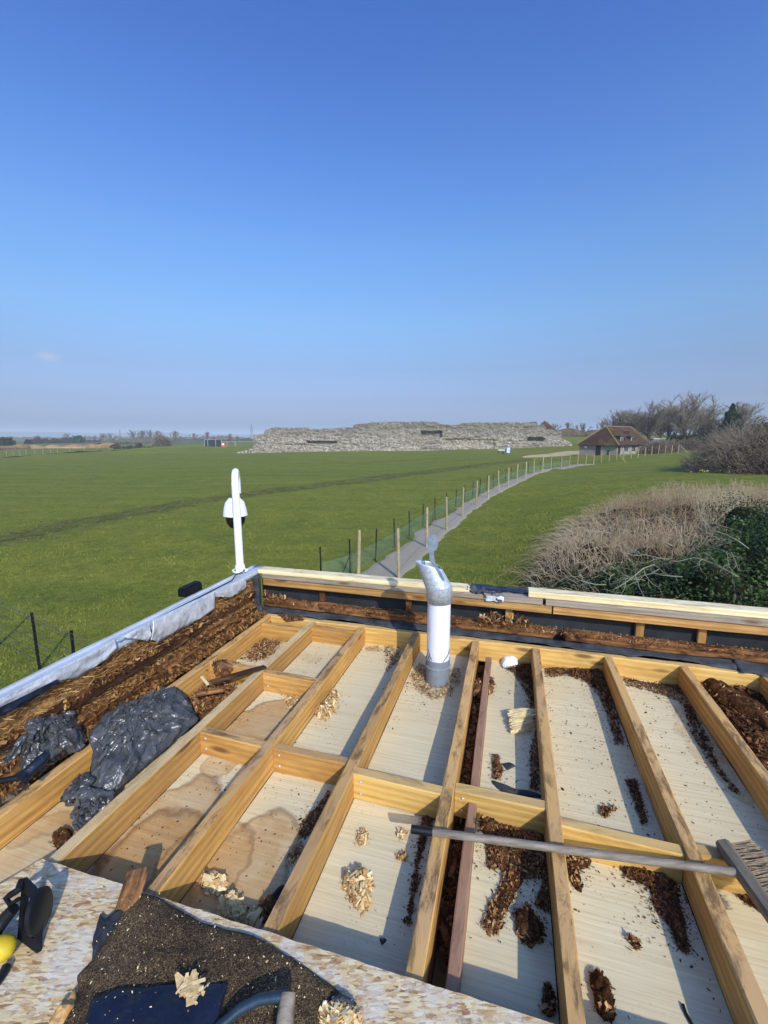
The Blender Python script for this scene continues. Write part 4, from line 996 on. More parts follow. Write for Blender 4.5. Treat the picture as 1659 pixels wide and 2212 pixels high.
heap('wood_crumbs', L_(q2, (500, 490), (660, 480), (668, 720), (672, 1020), (632, 1030), (628, 860), (655, 760), (620, 620), (560, 520)), 1500, .035, 'dark crumbs banked along the joist beside the splintered board', tone=(.08, .6), seed=9)
heap('wood_crumbs', L_(q2, (472, 880), (495, 870), (515, 950), (500, 980), (470, 990)), 200, .03, 'brown crumb pile beside the lower end of the reddish batten', tone=(.15, .65), seed=10)
heap('wood_crumbs', L_(q4, (430, 230), (560, 250), (690, 300), (705, 420), (715, 630), (650, 600), (690, 480), (600, 480), (590, 420), (520, 450), (455, 440)), 2200, .035, 'broad dark crumb pile below the long noggin beside the batten', tone=(.08, .7), seed=11)
heap('wood_crumbs', L_(q2, (695, 500), (800, 495), (940, 495), (965, 560), (1000, 640), (1020, 760), (1040, 830), (1000, 830), (960, 700), (930, 620), (870, 560), (790, 530), (700, 540)), 1700, .03, 'reddish brown crumbs lining the top corner of the wide bay', tone=(.1, .65), seed=12)
heap('wood_crumbs', L_(q4, (1040, 50), (1090, 60), (1110, 130), (1140, 240), (1110, 245), (1085, 160)), 320, .02, 'ragged dark crumbs against the joist just above the long noggin', tone=(.02, .55), seed=13)
heap('wood_crumbs', L_(q4, (1015, 428), (1080, 420), (1235, 455), (1270, 560), (1300, 700), (1310, 800), (1280, 790), (1240, 700), (1170, 600), (1160, 520), (1060, 480)), 2300, .035, 'large dark crumb pile with pale flecks below the broom handle', tone=(.05, .55), seed=14)
heap('wood_crumbs', L_(q2, (1030, 540), (1120, 560), (1270, 575), (1290, 610), (1350, 700), (1340, 720), (1270, 640), (1150, 600), (1050, 575)), 800, .02, 'reddish crumbs along the rim beam in the right-hand bay', tone=(.1, .6), seed=15, core=False)
heap('wood_crumbs', L_(q2, (1290, 650), (1330, 680), (1400, 800), (1450, 930), (1560, 1060), (1500, 1030), (1400, 900), (1330, 790)), 420, .012, 'sparse dark flakes strewn down the right-hand bay', tone=(.0, .4), seed=16, core=False)
heap('wood_crumbs', L_(q2, (1345, 520), (1500, 560), (1659, 640), (1659, 960), (1600, 860), (1520, 760), (1430, 640), (1370, 560)), 3000, .05, 'dark rotten heap filling the bay at the far right', tone=(.02, .55), seed=17, size=(.01, .04))
heap('wood_crumbs', L_(q4, (1530, 560), (1600, 570), (1659, 610), (1659, 640), (1590, 600)), 260, .012, 'small dark crumbs just left of the broom head', tone=(.05, .5), seed=18, core=False)
heap('wood_crumbs', L_(r1, (1030, 460), (1130, 360), (1250, 365), (1160, 460), (1100, 475)), 900, .02, 'pale and brown flakes in the far left bay', tone=(.3, .95), seed=19, core=True)
heap('wood_crumbs', L_(r1, (850, 620), (930, 560), (960, 470), (1040, 480), (1060, 540), (960, 640), (880, 690)), 1500, .05, 'reddish crumbs piled behind the large black bag', tone=(.25, .85), seed=20, z0=ZP)
heap('wood_shavings', L_(r1, (1225, 620), (1280, 610), (1300, 640), (1270, 690), (1240, 680)), 220, .02, 'small shaving pile beside the second joist', tone=(.2, .9), seed=21, core=False, mat=MSHAV, curl=.6)
heap('wood_shavings', L_(r1, (1440, 590), (1460, 620), (1440, 690), (1410, 720), (1365, 715), (1380, 670), (1420, 640)), 420, .02, 'curly pale shavings in the bay behind the first row of noggins', tone=(.3, 1), seed=22, core=False, mat=MSHAV, curl=.8, size=(.008, .03))
heap('wood_shavings', L_(r1, (1570, 410), (1630, 405), (1659, 425), (1590, 425)), 120, .012, 'little row of shavings by the rim beam', tone=(.3, 1), seed=23, core=False, mat=MSHAV, curl=.8)
heap('wood_shavings', L_(q3, (880, 510), (910, 475), (960, 490), (975, 515), (950, 545), (910, 530)), 190, .02, 'spiky pale shavings near the left end of the flake board edge', tone=(.5, 1), seed=24, core=False, mat=MSHAV, curl=.8, size=(.012, .04), spill=.05)
heap('wood_shavings', L_(q3, (1490, 490), (1560, 465), (1598, 480), (1580, 560), (1585, 610), (1550, 600), (1510, 540)), 620, .02, 'larger pale shaving pile in the middle bay', tone=(.3, 1), seed=25, core=False, mat=MSHAV, curl=.8, size=(.01, .034), spill=.1)
heap('wood_shavings', L_(q3, (1548, 290), (1575, 265), (1590, 310), (1565, 338), (1545, 325)), 150, .015, 'small shaving pile upper in the middle bay', tone=(.3, .9), seed=26, core=False, mat=MSHAV, curl=.8, spill=.1)
heap('wood_shavings', L_(q4, (50, 300), (75, 270), (100, 275), (80, 310)), 60, .012, 'few curled shavings left of the handle tip', tone=(.4, .9), seed=27, core=False, mat=MSHAV, curl=.8, spill=.05)
heap('wood_shavings', L_(q4, (50, 380), (90, 365), (105, 400), (60, 405)), 60, .012, 'few reddish shavings below the handle tip', tone=(.2, .7), seed=28, core=False, mat=MSHAV, curl=.8, spill=.05)
heap('wood_chips', L_(q3, (960, 620), (985, 580), (1020, 570), (1035, 620), (1100, 640), (1120, 680), (1020, 650)), 260, .035, 'pale splinters poking up behind the flake board edge', tone=(.5, 1), seed=29, core=False, mat=MSHAV, curl=.5, size=(.015, .05), spill=.05, flat=.8)
heap('wood_crumbs', L_(q3, (1120, 600), (1180, 570), (1190, 600), (1150, 680), (1110, 660)), 260, .03, 'grey brown crumbs in the corner by the third joist', tone=(.2, .7), seed=30, core=True)
# fine dust over all the sheets
def specks():
    r = np.random.default_rng(99); n = 14000; v = r.uniform(-1.7, 2.3, n); u = r.uniform(.4, 2.88, n)
    dens = fbm(np.stack([v, u, v*0], -1), 2.2, 3, 8)
    near = np.min(np.abs(v[:, None]-np.array(JV)[None]), 1); keep = (near > .028) & (dens+.5*r.random(n) > .55-(near < .09)*.55)
    v, u = v[keep], u[keep]; c = v[:, None]*V+u[:, None]*U; c[:, 2] = ZP+.0015
    L = r.gamma(1.3, .0020, len(v))+.0012
    q, F, t = chipset(c, L, L*.6, r, 0, r.uniform(0, .5, len(v)), .1, .1)
    q[:, 2] = np.maximum(q[:, 2], ZP+.0005)
    o = link('fine_crumbs', mesh('fine_crumbs', q, F, MDEB, False, t)); tag(o, 'fine dark specks of wood dust over the pale plywood', 'debris', None, 'stuff')
specks()
for k, (v0, v1, zz_, n, sd, tn) in enumerate([(VI-.01, VI+.05, ZT+.165, 1500, 61, (.2, .9)), (VI+.0, VI+.075, ZT+.07, 2600, 62, (.15, .85)), (VI+.05, VI+.15, ZT+.02, 3000, 63, (.15, .8))]):
    pl = [tuple(W(v0, -.2, 0)[:2]), tuple(W(v1, -.2, 0)[:2]), tuple(W(v1, 2.92, 0)[:2]), tuple(W(v0, 2.92, 0)[:2])]
    heap('rotten_fibres', pl, n, .012, '', z0=zz_, tone=tn, core=False, seed=sd, pxpoly=False, spill=0, parent=lpar, size=(.008, .04), flat=.7, mat=MFIB)
pl = [tuple(W(JV[0]+.03, 1.75, 0)[:2]), tuple(W(JV[1]-.03, 1.75, 0)[:2]), tuple(W(JV[1]-.03, 2.1, 0)[:2]), tuple(W(JV[0]+.03, 2.15, 0)[:2])]
heap('wood_crumbs', pl, 1500, .05, 'rotten brown crumbs and flakes filling the left bay beside the large black bag', z0=ZP, tone=(.1, .8), seed=64, pxpoly=False, size=(.008, .035))
# dust on the back parapet plate and crumbs in front of it
for k, (v0, v1, n, sd) in enumerate([(-1.8, -.9, 500, 41), (-.9, .1, 500, 42), (.1, 1.2, 800, 43), (1.2, 2.6, 800, 44)]):
    pl = [tuple(W(v0, 2.975, 0)[:2]), tuple(W(v1, 2.975, 0)[:2]), tuple(W(v1, 3.09, 0)[:2]), tuple(W(v0, 3.09, 0)[:2])]
    heap('plate_crumbs', pl, n, .012, '', z0=ZT+.088, tone=(.1, .85), core=False, seed=sd, pxpoly=False, spill=.1, parent=par)
for k, (x, y, n, sd) in enumerate([(590, 1285, 60, 51), (1060, 1335, 90, 52), (1120, 1365, 60, 53)]):
    p = PU(x, y, 3.0)
    pl = [tuple(p[:2]+np.array(d)) for d in ((-.09, -.02), (.09, -.05), (.09, .04), (-.09, .06))]
    heap('plate_crumbs', pl, n, .07, '', z0=ZT+.10, tone=(.1, .9), core=False, seed=sd, pxpoly=False, spill=0, parent=par, size=(.01, .045), flat=.9)

# ------------------------------------------------------------------ single chunks
def chunk(name, pts, z0, h, mat, label, cat, seed=1, rings=7, rag=.15, n=90, top=.6, amp=.35, parent=None, zs=None, zc=None, bot=True):
    """uneven solid laid on z0; outline given as picture points (or with their own heights zs)"""
    if zs is None: A = np.array([P(x, y, z0) for x, y in pts])
    else: A = np.array([P(x, y, z) for (x, y), z in zip(pts, zs)])
    d = np.r_[0, np.cumsum(np.linalg.norm(np.diff(np.vstack([A, A[:1]]), axis=0), axis=1))]; s = np.linspace(0, d[-1], n, endpoint=False)
    B = np.stack([np.interp(s, d, np.r_[A[:, c], A[0, c]]) for c in range(3)], -1)
    c = B.mean(0); 
    if zc is not None: c = c+np.array([0, 0, zc])
    size = d[-1]/4
    e = fbm(np.c_[B*(8/size)*.35+seed], 1, 3, seed); B = c+(B-c)*(1+rag*e[:, None]*np.array([1, 1, 0]))
    v = []
    for i in range(rings+1):
        t = i/rings
        q = c+(B-c)*(t if i else 0)
        bulge = h*(1-t**3)**.5 if zs is None else h*(1-t**2.5)
        nz = amp*h*fbm(q*(3/size)+seed*1.7, 1, 4, seed+3)*(1-t**4)
        q = q+np.c_[np.zeros(n), np.zeros(n), bulge+nz]; v.append(q)
    v = np.array(v); f = []
    for i in range(rings):
        for k in range(n): f.append((i*n+k, i*n+(k+1) % n, (i+1)*n+(k+1) % n, (i+1)*n+k))
    vv = v.reshape(-1, 3); low = B-np.array([0, 0, .006]); b0 = len(vv); vv = np.vstack([vv, low])
    for k in range(n): f.append((rings*n+k, rings*n+(k+1) % n, b0+(k+1) % n, b0+k))
    f.append(tuple(b0+k for k in range(n))[::-1])
    o = link(name, mesh(name, vv, f, mat, True), parent)
    if parent is None: tag(o, label, cat)
    if name == 'rotten_chunk' and zs is None:
        g_ = heap('loose_fibres', [tuple(c[:2]+(q[:2]-c[:2])*1.03) for q in A], int(260*size/.1), h*.9, '', z0=z0+.002, tone=(.05, .85), core=False, seed=seed+200, pxpoly=False, spill=.12, parent=o, size=(.004, .022), flat=.6)
    return o
chunk('rotten_chunk', L_(q4, (570, 380), (600, 470), (560, 560), (520, 640), (490, 725), (425, 700), (440, 640), (500, 520), (540, 420)), ZP+.002, .014, MBARK, 'long torn strip of rotten brown wood beside the middle joist', 'rotten wood', 3, rag=.25)
chunk('rotten_chunk', L_(q4, (570, 620), (610, 600), (655, 640), (690, 700), (690, 750), (640, 780), (590, 740), (560, 660)), ZP+.002, .035, MBARK, 'dark oval lump of rotten wood low in the middle bay', 'rotten wood', 5)
chunk('rotten_chunk', L_(q4, (890, 900), (915, 885), (975, 930), (985, 1000), (995, 1085), (960, 1100), (920, 1040)), ZP+.002, .03, MBARK, 'dark elongated bark piece at the bottom of the wide bay', 'rotten wood', 7)
chunk('rotten_chunk', L_(q4, (785, 395), (890, 380), (885, 430), (840, 440), (855, 530), (825, 520), (790, 450)), ZP+.002, .014, MBARK, 'reddish brown flake right of the central joist under the handle', 'rotten wood', 9, rag=.2)
chunk('rotten_chunk', L_(q4, (1055, 735), (1085, 745), (1110, 755), (1090, 785), (1070, 765)), ZP+.002, .006, MBARK, 'small lone brown flake in the wide bay', 'rotten wood', 11, rag=.2, n=40)
chunk('rotten_chunk', L_(q4, (938, 175), (1005, 175), (970, 190), (965, 212), (940, 205)), ZP+.002, .01, MBARK, 'small black brown flake just above the long noggin', 'rotten wood', 13, rag=.2, n=40)
chunk('rotten_chunk', L_(q4, (690, 940), (720, 950), (745, 1040), (720, 1070), (685, 1060)), ZP+.002, .02, MBARK, 'dark chip pile against the central joist at the very bottom', 'rotten wood', 15, rag=.3, n=50)
chunk('rotten_chunk', L_(q4, (410, 235), (480, 235), (485, 275), (440, 285), (412, 265)), ZT-.045, .03, MBARK, 'brown lump sitting on the reddish batten by the handle', 'rotten wood', 17, rag=.2)
chunk('rotten_chunk', L_(q3, (235, 290), (270, 275), (318, 285), (310, 320), (250, 352), (230, 320)), ZP+.002, .03, MBARK, 'fibrous brown lump in the left bay below the black bag', 'rotten wood', 19, rag=.2)
chunk('rotten_chunk', L_(q2, (1350, 520), (1450, 570), (1560, 640), (1659, 690), (1659, 760), (1560, 700), (1450, 640), (1390, 590)), ZP+.03, .05, MBARK, 'long flaking slab of black rotten wood in the far right bay', 'rotten wood', 21, rag=.12)
chunk('rotten_chunk', L_(q2, (850, 510), (945, 490), (950, 540), (880, 550)), ZP+.004, .03, MBARK, 'rotten piece lying against the rim beam in the wide bay', 'rotten wood', 23, rag=.2)
chunk('rotten_chunk', L_(q2, (385, 560), (470, 540), (475, 600), (420, 625), (385, 610)), ZP+.04, .03, MROT, 'pale frayed chunk bridging the gap by the reddish batten', 'rotten wood', 25, rag=.25)
chunk('black_scrap', L_(q2, (512, 912), (545, 905), (572, 920), (530, 938)), ZP+.002, .006, MFELT, 'small angular scrap of black felt in the narrow bay', 'felt scrap', 27, rag=.1, n=30)
chunk('black_scrap', L_(q2, (465, 985), (520, 1010), (560, 1030), (640, 1040), (680, 1045), (680, 1058), (600, 1050), (500, 1030)), ZP+.002, .012, MFELT, 'long black felt strip lying behind the long noggin', 'felt scrap', 29, rag=.15)
chunk('black_scrap', L_(q4, (330, 430), (372, 380), (388, 400), (370, 440), (340, 445)), ZP+.01, .03, MBAG, 'crumpled black plastic in the gap beside the batten', 'felt scrap', 31, rag=.2)
chunk('black_scrap', L_(q3, (1640, 742), (1655, 735), (1670, 745), (1650, 765)), ZP+.002, .008, MFELT, 'tiny black scrap low in the middle bay', 'felt scrap', 33, rag=.1, n=30)
chunk('black_scrap', L_(q3, (1115, 640), (1130, 600), (1180, 555), (1225, 510), (1222, 530), (1180, 590), (1140, 620), (1120, 670)), ZP+.004, .02, MFELT, 'black felt sliver leaning on the third joist', 'felt scrap', 35, rag=.1)
chunk('torn_plastic', L_(q2, (503, 470), (520, 465), (550, 470), (575, 450), (582, 490), (520, 498), (505, 490)), ZP+.005, .045, MPAPER, 'torn white plastic lying by the rim beam next to the batten', 'torn plastic', 37, rag=.12)
b = MB().tube([P(*q4(1292, 1022), ZP+.004), P(*q4(1305, 1060), ZP+.004), P(*q4(1332, 1110), ZP+.004)], .004, 8); tag(link('black_peg', b.me('black_peg', MBLKM)), 'thin black peg on the plywood at the bottom right', 'peg')
# splintered pale board piece
def splinter():
    o_ = P(*q2(600, 745), ZP+.005); a = R(12)
    root = thing('splintered_board', o_, 'pale splintered block of fibres leaning against the joist in the narrow bay', 'broken board')
    r = np.random.default_rng(5); b = MB()
    # two-pixel wide fibres bundled
    A = P(*q2(530, 700), ZP+.02); B = P(*q2(545, 790), ZP+.004); C = P(*q2(630, 770), ZP+.004); Dp = P(*q2(650, 690), ZP+.06)
    for k in range(240):
        s = r.random(); t0 = r.uniform(0, .35); t1 = r.uniform(.6, 1.35 if r.random() < .35 else 1.0)
        l0 = A+(B-A)*s; l1 = Dp+(C-Dp)*s; p = l0+(l1-l0)*t0; q = l0+(l1-l0)*t1
        z = r.uniform(0, .03); p = p+np.array([0, 0, z]); q = q+np.array([0, 0, z+r.normal(0, .006)])+np.array([0, r.normal(0, .006), 0])
        w_ = r.uniform(.001, .003); b.tube([p, (p+q)/2+np.array([0, 0, r.normal(0, .002)]), q], [w_, w_*1.3, w_*.3], 4, False)
    link('fibre', b.me('fibre', MFRESH), root)['kind'] = 'stuff'
splinter()
# broken timber pieces at the left, behind the black bag
tag(tim(None, 'broken_lath', MROT2, P(*r1(905, 555), ZT+.03), P(*r1(1150, 485), ZT+.03), .035, .018, rag0=.03, rag1=.03, amp=.004), 'broken charred lath lying across the left bay behind the bag', 'lath')
tag(tim(None, 'broken_lath', MROT, P(*r1(835, 605), ZT+.01), P(*r1(975, 580), ZT-.01), .03, .02, rag0=.03, rag1=.05, amp=.006), 'short rotten stick just behind the large black bag', 'lath')
tag(tim(None, 'broken_lath', MFRESH, P(*r1(868, 528), ZT+.03), P(*r1(905, 575), ZT+.0), .018, .012, rag0=.01, rag1=.03), 'small pale split stick left of the charred lath', 'lath')
chunk('rotten_chunk', L_(r1, (915, 480), (980, 465), (1008, 495), (985, 530), (930, 525)), ZT-.02, .03, MROT, 'crumbly reddish lump on the noggin behind the bag', 'rotten wood', 39, rag=.2)
chunk('rotten_chunk', L_(r1, (1200, 268), (1300, 275), (1312, 290), (1240, 290)), ZT+.0, .012, MBARK, 'flat reddish flake lying on the rim beam by the corner', 'rotten wood', 40, rag=.2)

# ------------------------------------------------------------------ black bags
def r5(x, y): return (x/2.37/1.507, (2200+y/2.37)/1.507)
def bag(name, pts, zs, zc, h, label, seed, amp=.3, **kw):
    o = chunk(name, [r5(*p) for p in pts], ZT, h, MBAG, label, 'plastic bag', seed, rings=11, n=56, rag=.03, amp=0, zs=zs, zc=zc)
    me = o.data; co_ = np.empty(len(me.vertices)*3, np.float32); me.vertices.foreach_get('co', co_); p = co_.reshape(-1, 3).astype(float)
    rr = np.random.default_rng(seed)
    def ridge(q, s, sd): return 1-np.abs(vnoise(q*s+vnoise(q*s*.6, sd+5)[:, None]*.8, sd))
    q = p@np.array([[1, .3, 0], [-.3, 1, .2], [0, -.2, 1]])
    d = .034*ridge(q, 6, seed)+.016*ridge(q, 13, seed+1)+.006*rr.normal(0, .7, len(p))
    rim = np.ones(len(p)); k = 56; rim[-2*k:] = .2
    p[:, 2] += (d-.035)*rim*amp/.3; p[:, 0] += .007*rr.normal(0, 1, len(p))*rim; p[:, 1] += .007*rr.normal(0, 1, len(p))*rim
    faces = [tuple(f.vertices) for f in me.polygons]; tri_ = []
    for f in faces:
        if len(f) != 4: tri_.append(f)
        elif rr.random() < .5: tri_ += [(f[0], f[1], f[2]), (f[0], f[2], f[3])]
        else: tri_ += [(f[0], f[1], f[3]), (f[1], f[2], f[3])]
    o.data = mesh(name, p, tri_, MBAG, False)
    sb_ = o.modifiers.new('fold', 'SUBSURF'); sb_.subdivision_type = 'SIMPLE'; sb_.levels = sb_.render_levels = 3
    tx_ = bpy.data.textures.new('creases', 'VORONOI'); tx_.noise_scale = .20; tx_.distance_metric = 'DISTANCE'; tx_.weight_1 = -1; tx_.weight_2 = 1
    dm_ = o.modifiers.new('creases', 'DISPLACE'); dm_.texture = tx_; dm_.strength = .034; dm_.mid_level = .4; dm_.texture_coords = 'GLOBAL'; return o
T_ = ZT
bag('black_bag', [(1350, 70), (1420, 100), (1480, 190), (1550, 320), (1400, 440), (1230, 590), (1100, 700), (1010, 790), (900, 870), (760, 960), (600, 900), (660, 760), (690, 640), (720, 560), (665, 480), (690, 420), (780, 300), (870, 240), (1000, 190), (1180, 130)],
    [T_+.08, T_+.06, T_+.03, T_, T_-.01, T_-.02, T_-.03, T_-.03, T_-.03, T_-.04, T_-.03, T_, T_+.02, T_+.03, T_+.06, T_+.08, T_+.09, T_+.09, T_+.09, T_+.09], .02, .07, 'large crumpled black plastic bag draped over the left joists', 3)
bag('black_bag', [(590, 900), (700, 920), (850, 900), (900, 960), (780, 1060), (700, 1120), (620, 1190), (590, 1190), (560, 1150), (590, 1080), (590, 990), (540, 970), (460, 970), (520, 880), (640, 760), (700, 800)],
    [T_-.02, T_-.02, T_-.02, T_-.03, T_-.05, T_-.06, T_-.08, T_-.09, T_-.10, T_-.08, T_-.06, T_-.07, T_-.09, T_-.05, T_-.0, T_], .0, .03, 'lower black plastic sheet hanging from the large bag into the bay', 8, amp=.25)
bag('black_bag', [(480, 290), (560, 270), (620, 340), (665, 430), (660, 520), (600, 580), (480, 620), (330, 740), (200, 800), (100, 770), (-60, 900), (-60, 640), (30, 620), (90, 520), (200, 470), (330, 370)],
    [T_+.09, T_+.10, T_+.08, T_+.06, T_+.04, T_+.03, T_+.02, T_+.02, T_+.02, T_+.02, T_+.01, T_+.05, T_+.06, T_+.07, T_+.08, T_+.09], .03, .09, 'smaller crumpled black bag lying at the left edge against the parapet', 15)
# black torch or sealant tube on the small bag
tb = thing('black_tool', P(*r5(150, 780), T_+.10), 'short black barrel-shaped tool lying on the small bag', 'tool')
a, c = P(*r5(160, 800), T_+.11), P(*r5(370, 600), T_+.15)
b = MB().tube([a+(c-a)*t for t in (0, .1, .3, .7, .9, 1.)], [.03, .024, .021, .021, .017, .013], 16); link('barrel', autosm(b.me('barrel', MNAVY), 40), tb)
b = MB().tube([a-(c-a)*.02, a+(c-a)*.22], [.030, .026], 6); link('head', b.me('head', MBLKM), tb)
b = MB().tube([a+(c-a)*.1, a+np.array([-.08, -.01, .0]), a+np.array([-.16, -.03, -.02])], [.012, .01, .008], 10); link('lever', autosm(b.me('lever', MBLKM), 50), tb)

# ------------------------------------------------------------------ broom
ha, hb_ = P(889, 1791, ZT+.018), P(1603, 1886, ZT+.018)
br = thing('broom', ha, 'broom with a long worn grey handle lying across the joists', 'broom')
b = MB().tube([ha+(hb_-ha)*t for t in np.linspace(0, 1, 14)], [.0115]+[.0128]*12+[.0128], 18); link('handle', autosm(b.me('handle', MHAND), 50), br)
b = MB().tube([ha-(hb_-ha)*.001, ha+(hb_-ha)*.07], .0136, 18); link('handle_grip', autosm(b.me('handle_grip', MBLKM), 50), br)
h0, h1 = P(*((1950+1200/3.016)/1.507, (2600+400/3.016)/1.507), ZT+.04), P(1700, 2010, ZT+.04)
d = (h1-h0); L = float(np.linalg.norm(d)); yaw = math.atan2(d[1], d[0])
hm = timber_mesh('head', L, .042, .05, MBRW, 77, amp=.001, ch=.008); o = link('head', hm, br, h0); o.rotation_euler = (R(20), 0, yaw)
dn_ = d/L; sd = np.array([-dn_[1], dn_[0], 0])
sd = sd if sd[0] > 0 else -sd
b = MB(); r = np.random.default_rng(4)
for k in range(int(L/.0125)):
    for j in range(3):
        p = h0+dn_*(.014+k*.0125)+sd*.018+np.array([0, 0, -.004-.014*j])
        for m_ in range(9):
            e = sd*.075+dn_*r.normal(0, .006)+np.array([0, 0, .020+r.normal(0, .005)]); o2 = r.normal(0, .0025, 3)
            b.tube([p+o2, p+o2+e*.6+dn_*r.normal(0, .001), p+o2*1.6+e], [.0016, .0015, .001], 3, False)
o = link('bristles', b.me('bristles', MBRSH), br); o['kind'] = 'stuff'

# ------------------------------------------------------------------ felt, membrane and tools in the foreground
ZF = ZO
def drape(name, pts, z0, mat, label, cat, h=.02, seed=1, amp=.5, rag=.03, rings=26, n=200):
    return chunk(name, pts, z0, h, mat, label, cat, seed, rings=rings, n=n, rag=rag, amp=amp)
ch_ = thing('torn_timber', P(*q3(570, 520), ZF+.03), 'torn grey brown timber stub sticking up past the flake board edge', 'broken timber')
A_ = P(*q3(540, 640), ZF+.01); B_ = P(*q3(605, 420), ZF+.055)
me = timber_mesh('stub', float(np.linalg.norm(B_-A_)), .05, .025, MROT, 5, amp=.006, rag0=.02, rag1=.06, step=.015); o = link('stub', me, ch_, A_); dd = B_-A_; o.rotation_euler = (R(15), -math.asin(dd[2]/np.linalg.norm(dd)), math.atan2(dd[1], dd[0]))
fe = drape('felt_sheet', L_(q3, (530, 560), (580, 535), (690, 560), (750, 600), (900, 670), (1100, 740), (1250, 830), (1350, 900), (1430, 965), (1440, 1010), (1390, 1060), (1380, 1300), (700, 1400), (120, 1300), (200, 1110), (330, 1010), (345, 960), (330, 900), (395, 830), (440, 760), (490, 660)), ZF+.001, MGRAN, 'torn sheet of dark mineral felt crumpled on the flake board', 'roofing felt', .030, 3, .6, .05)
nv_ = drape('navy_membrane', L_(q3, (400, 1000), (500, 955), (640, 945), (780, 930), (985, 930), (965, 1010), (940, 1110), (920, 1260), (300, 1260), (360, 1100)), ZF+.034, MNAVY, 'dark blue membrane piece lying on top of the mineral felt', 'membrane', .012, 5, .8, .02)
chunk('felt_corner', L_(q3, (405, 720), (430, 635), (450, 660), (520, 620), (560, 600), (500, 700), (430, 800), (398, 830)), ZF+.004, .02, MBLK, 'dark raised corner of felt left of the torn stub', 'roofing felt', 43, rag=.08)
chunk('black_scrap', L_(q3, (1380, 1050), (1470, 980), (1550, 1030), (1555, 1060), (1450, 1045)), ZF+.004, .02, MFELT, 'black curled felt scrap right of the mineral felt', 'felt scrap', 45, rag=.1)
heap('wood_chips', L_(q3, (1390, 1060), (1450, 1020), (1540, 1050), (1560, 1130), (1400, 1160)), 330, .02, 'orange chips spilling beside the black felt scrap', tone=(.5, 1), seed=46, z0=ZF+.004, core=False, mat=MSHAV, size=(.008, .03))
heap('wood_splinters', L_(q3, (780, 930), (830, 925), (870, 965), (820, 990), (800, 960)), 16, .006, 'star of pale splinters lying on the blue membrane', cat='splinters', tone=(.5, .9), seed=47, z0=ZF+.050, core=False, mat=MSHAV, size=(.03, .055), spill=0, flat=.08, curl=.1)
chunk('plank_end', L_(q3, (210, 1110), (330, 960), (335, 1040), (290, 1130), (250, 1180), (180, 1180)), ZF+.004, .022, MJ, 'orange timber offcut half under the felt at the bottom left', 'offcut', 48, rag=.03)
def chips_on(zf):
    r = np.random.default_rng(12); n = 420
    pl = [tuple(P(*q3(*p), ZF)[:2]) for p in [(345, 960), (560, 560), (750, 610), (1250, 840), (1420, 970), (1380, 1200), (200, 1200)]]
    a = np.array(pl); x = r.uniform(a[:, 0].min(), a[:, 0].max(), n*4); y = r.uniform(a[:, 1].min(), a[:, 1].max(), n*4); ok = inpoly(x, y, pl); x, y = x[ok][:n], y[ok][:n]
    L = r.gamma(2, .0010, len(x))+.001; q, F, t = chipset(np.stack([x, y, x*0+ZF+.034+.018*(r.random(len(x)) < .4)], -1), L, L*.5, r, 0, r.uniform(.4, 1, len(x)), .3, .4)
    tag(link('felt_dust', mesh('felt_dust', q, F, MSHAV, False, t)), 'pale sawdust flecks sprinkled over the mineral felt', 'sawdust', None, 'stuff')
chips_on(0)
# curved dark tube with a grey wooden shaft
tl = thing('long_handled_tool', P(*q3(1240, 980), ZF+.06), 'grey wooden tool shaft with a curved dark blue metal tube at the bottom edge', 'tool')
pts = [P(*q3(*p), ZF+z) for p, z in [((900, 1160), .03), ((960, 1106), .04), ((1040, 1040), .055), ((1120, 1000), .065), ((1190, 990), .07), ((1245, 985), .07)]]
b = MB().tube(pts, .011, 14); link('curved_tube', autosm(b.me('curved_tube', MTEAL), 50), tl)
pts = [P(*q3(*p), ZF+z) for p, z in [((1247, 968), .078), ((1242, 1010), .07), ((1232, 1080), .06), ((1220, 1200), .04)]]
b = MB().tube(pts, [.016, .0185, .0195, .02], 16); link('shaft', autosm(b.me('shaft', MHAND), 50), tl)
# circular saw lying on its side at the left edge
sw = thing('circular_saw', P(*q3(100, 700), ZF+.03), 'yellow and black power saw resting with its black base plate on edge', 'power saw')
def s6(x, y): return (x/3.318/1.507, (2800+y/3.318)/1.507)
zt_ = ZF+.005
bp = [(P(*s6(235, 200), ZF+.11)), (P(*s6(415, 385), ZF+.10)), (P(*s6(395, 1010), ZF+.005)), (P(*s6(185, 850), ZF+.015))]
def frame(pts, wd, th):
    pts = [np.array(p) for p in pts]; c = sum(pts)/len(pts); inn = [c+(p-c)*wd for p in pts]
    nr = np.cross(pts[1]-pts[0], pts[2]-pts[1]); nr = nr/np.linalg.norm(nr)*th
    v = pts+inn+[p+nr for p in pts]+[p+nr for p in inn]; f = []
    for i in range(4):
        j = (i+1) % 4; f += [(i, j, 4+j, 4+i), (8+i, 12+i, 12+j, 8+j), (i, 8+i, 8+j, j), (4+i, 4+j, 12+j, 12+i)]
    return v, f
v, f = frame(bp, .62, .014); link('base_plate', mesh('base_plate', v, f, MBLKM), sw)
cen = (bp[1]+bp[2])/2*.55+(bp[0]+bp[3])/2*.45
nr = np.cross(bp[1]-bp[0], bp[2]-bp[1]); nr /= np.linalg.norm(nr)
gp = P(*s6(425, 545), ZF+.07)
b = MB(); ax = np.array([1., .15, .1]); ax /= np.linalg.norm(ax)
e1 = np.cross(ax, [0, 0, 1]); e1 /= np.linalg.norm(e1); e2 = np.cross(ax, e1); v = []; K = 40
for o_, rr in ((-.010, .0), (-.010, .044), (-.005, .052), (.005, .052), (.010, .044), (.010, 0)):
    for k in range(K):
        th = 2*math.pi*k/K; v.append(gp+ax*o_+(e1*math.cos(th)+e2*math.sin(th)*1.05)*rr)
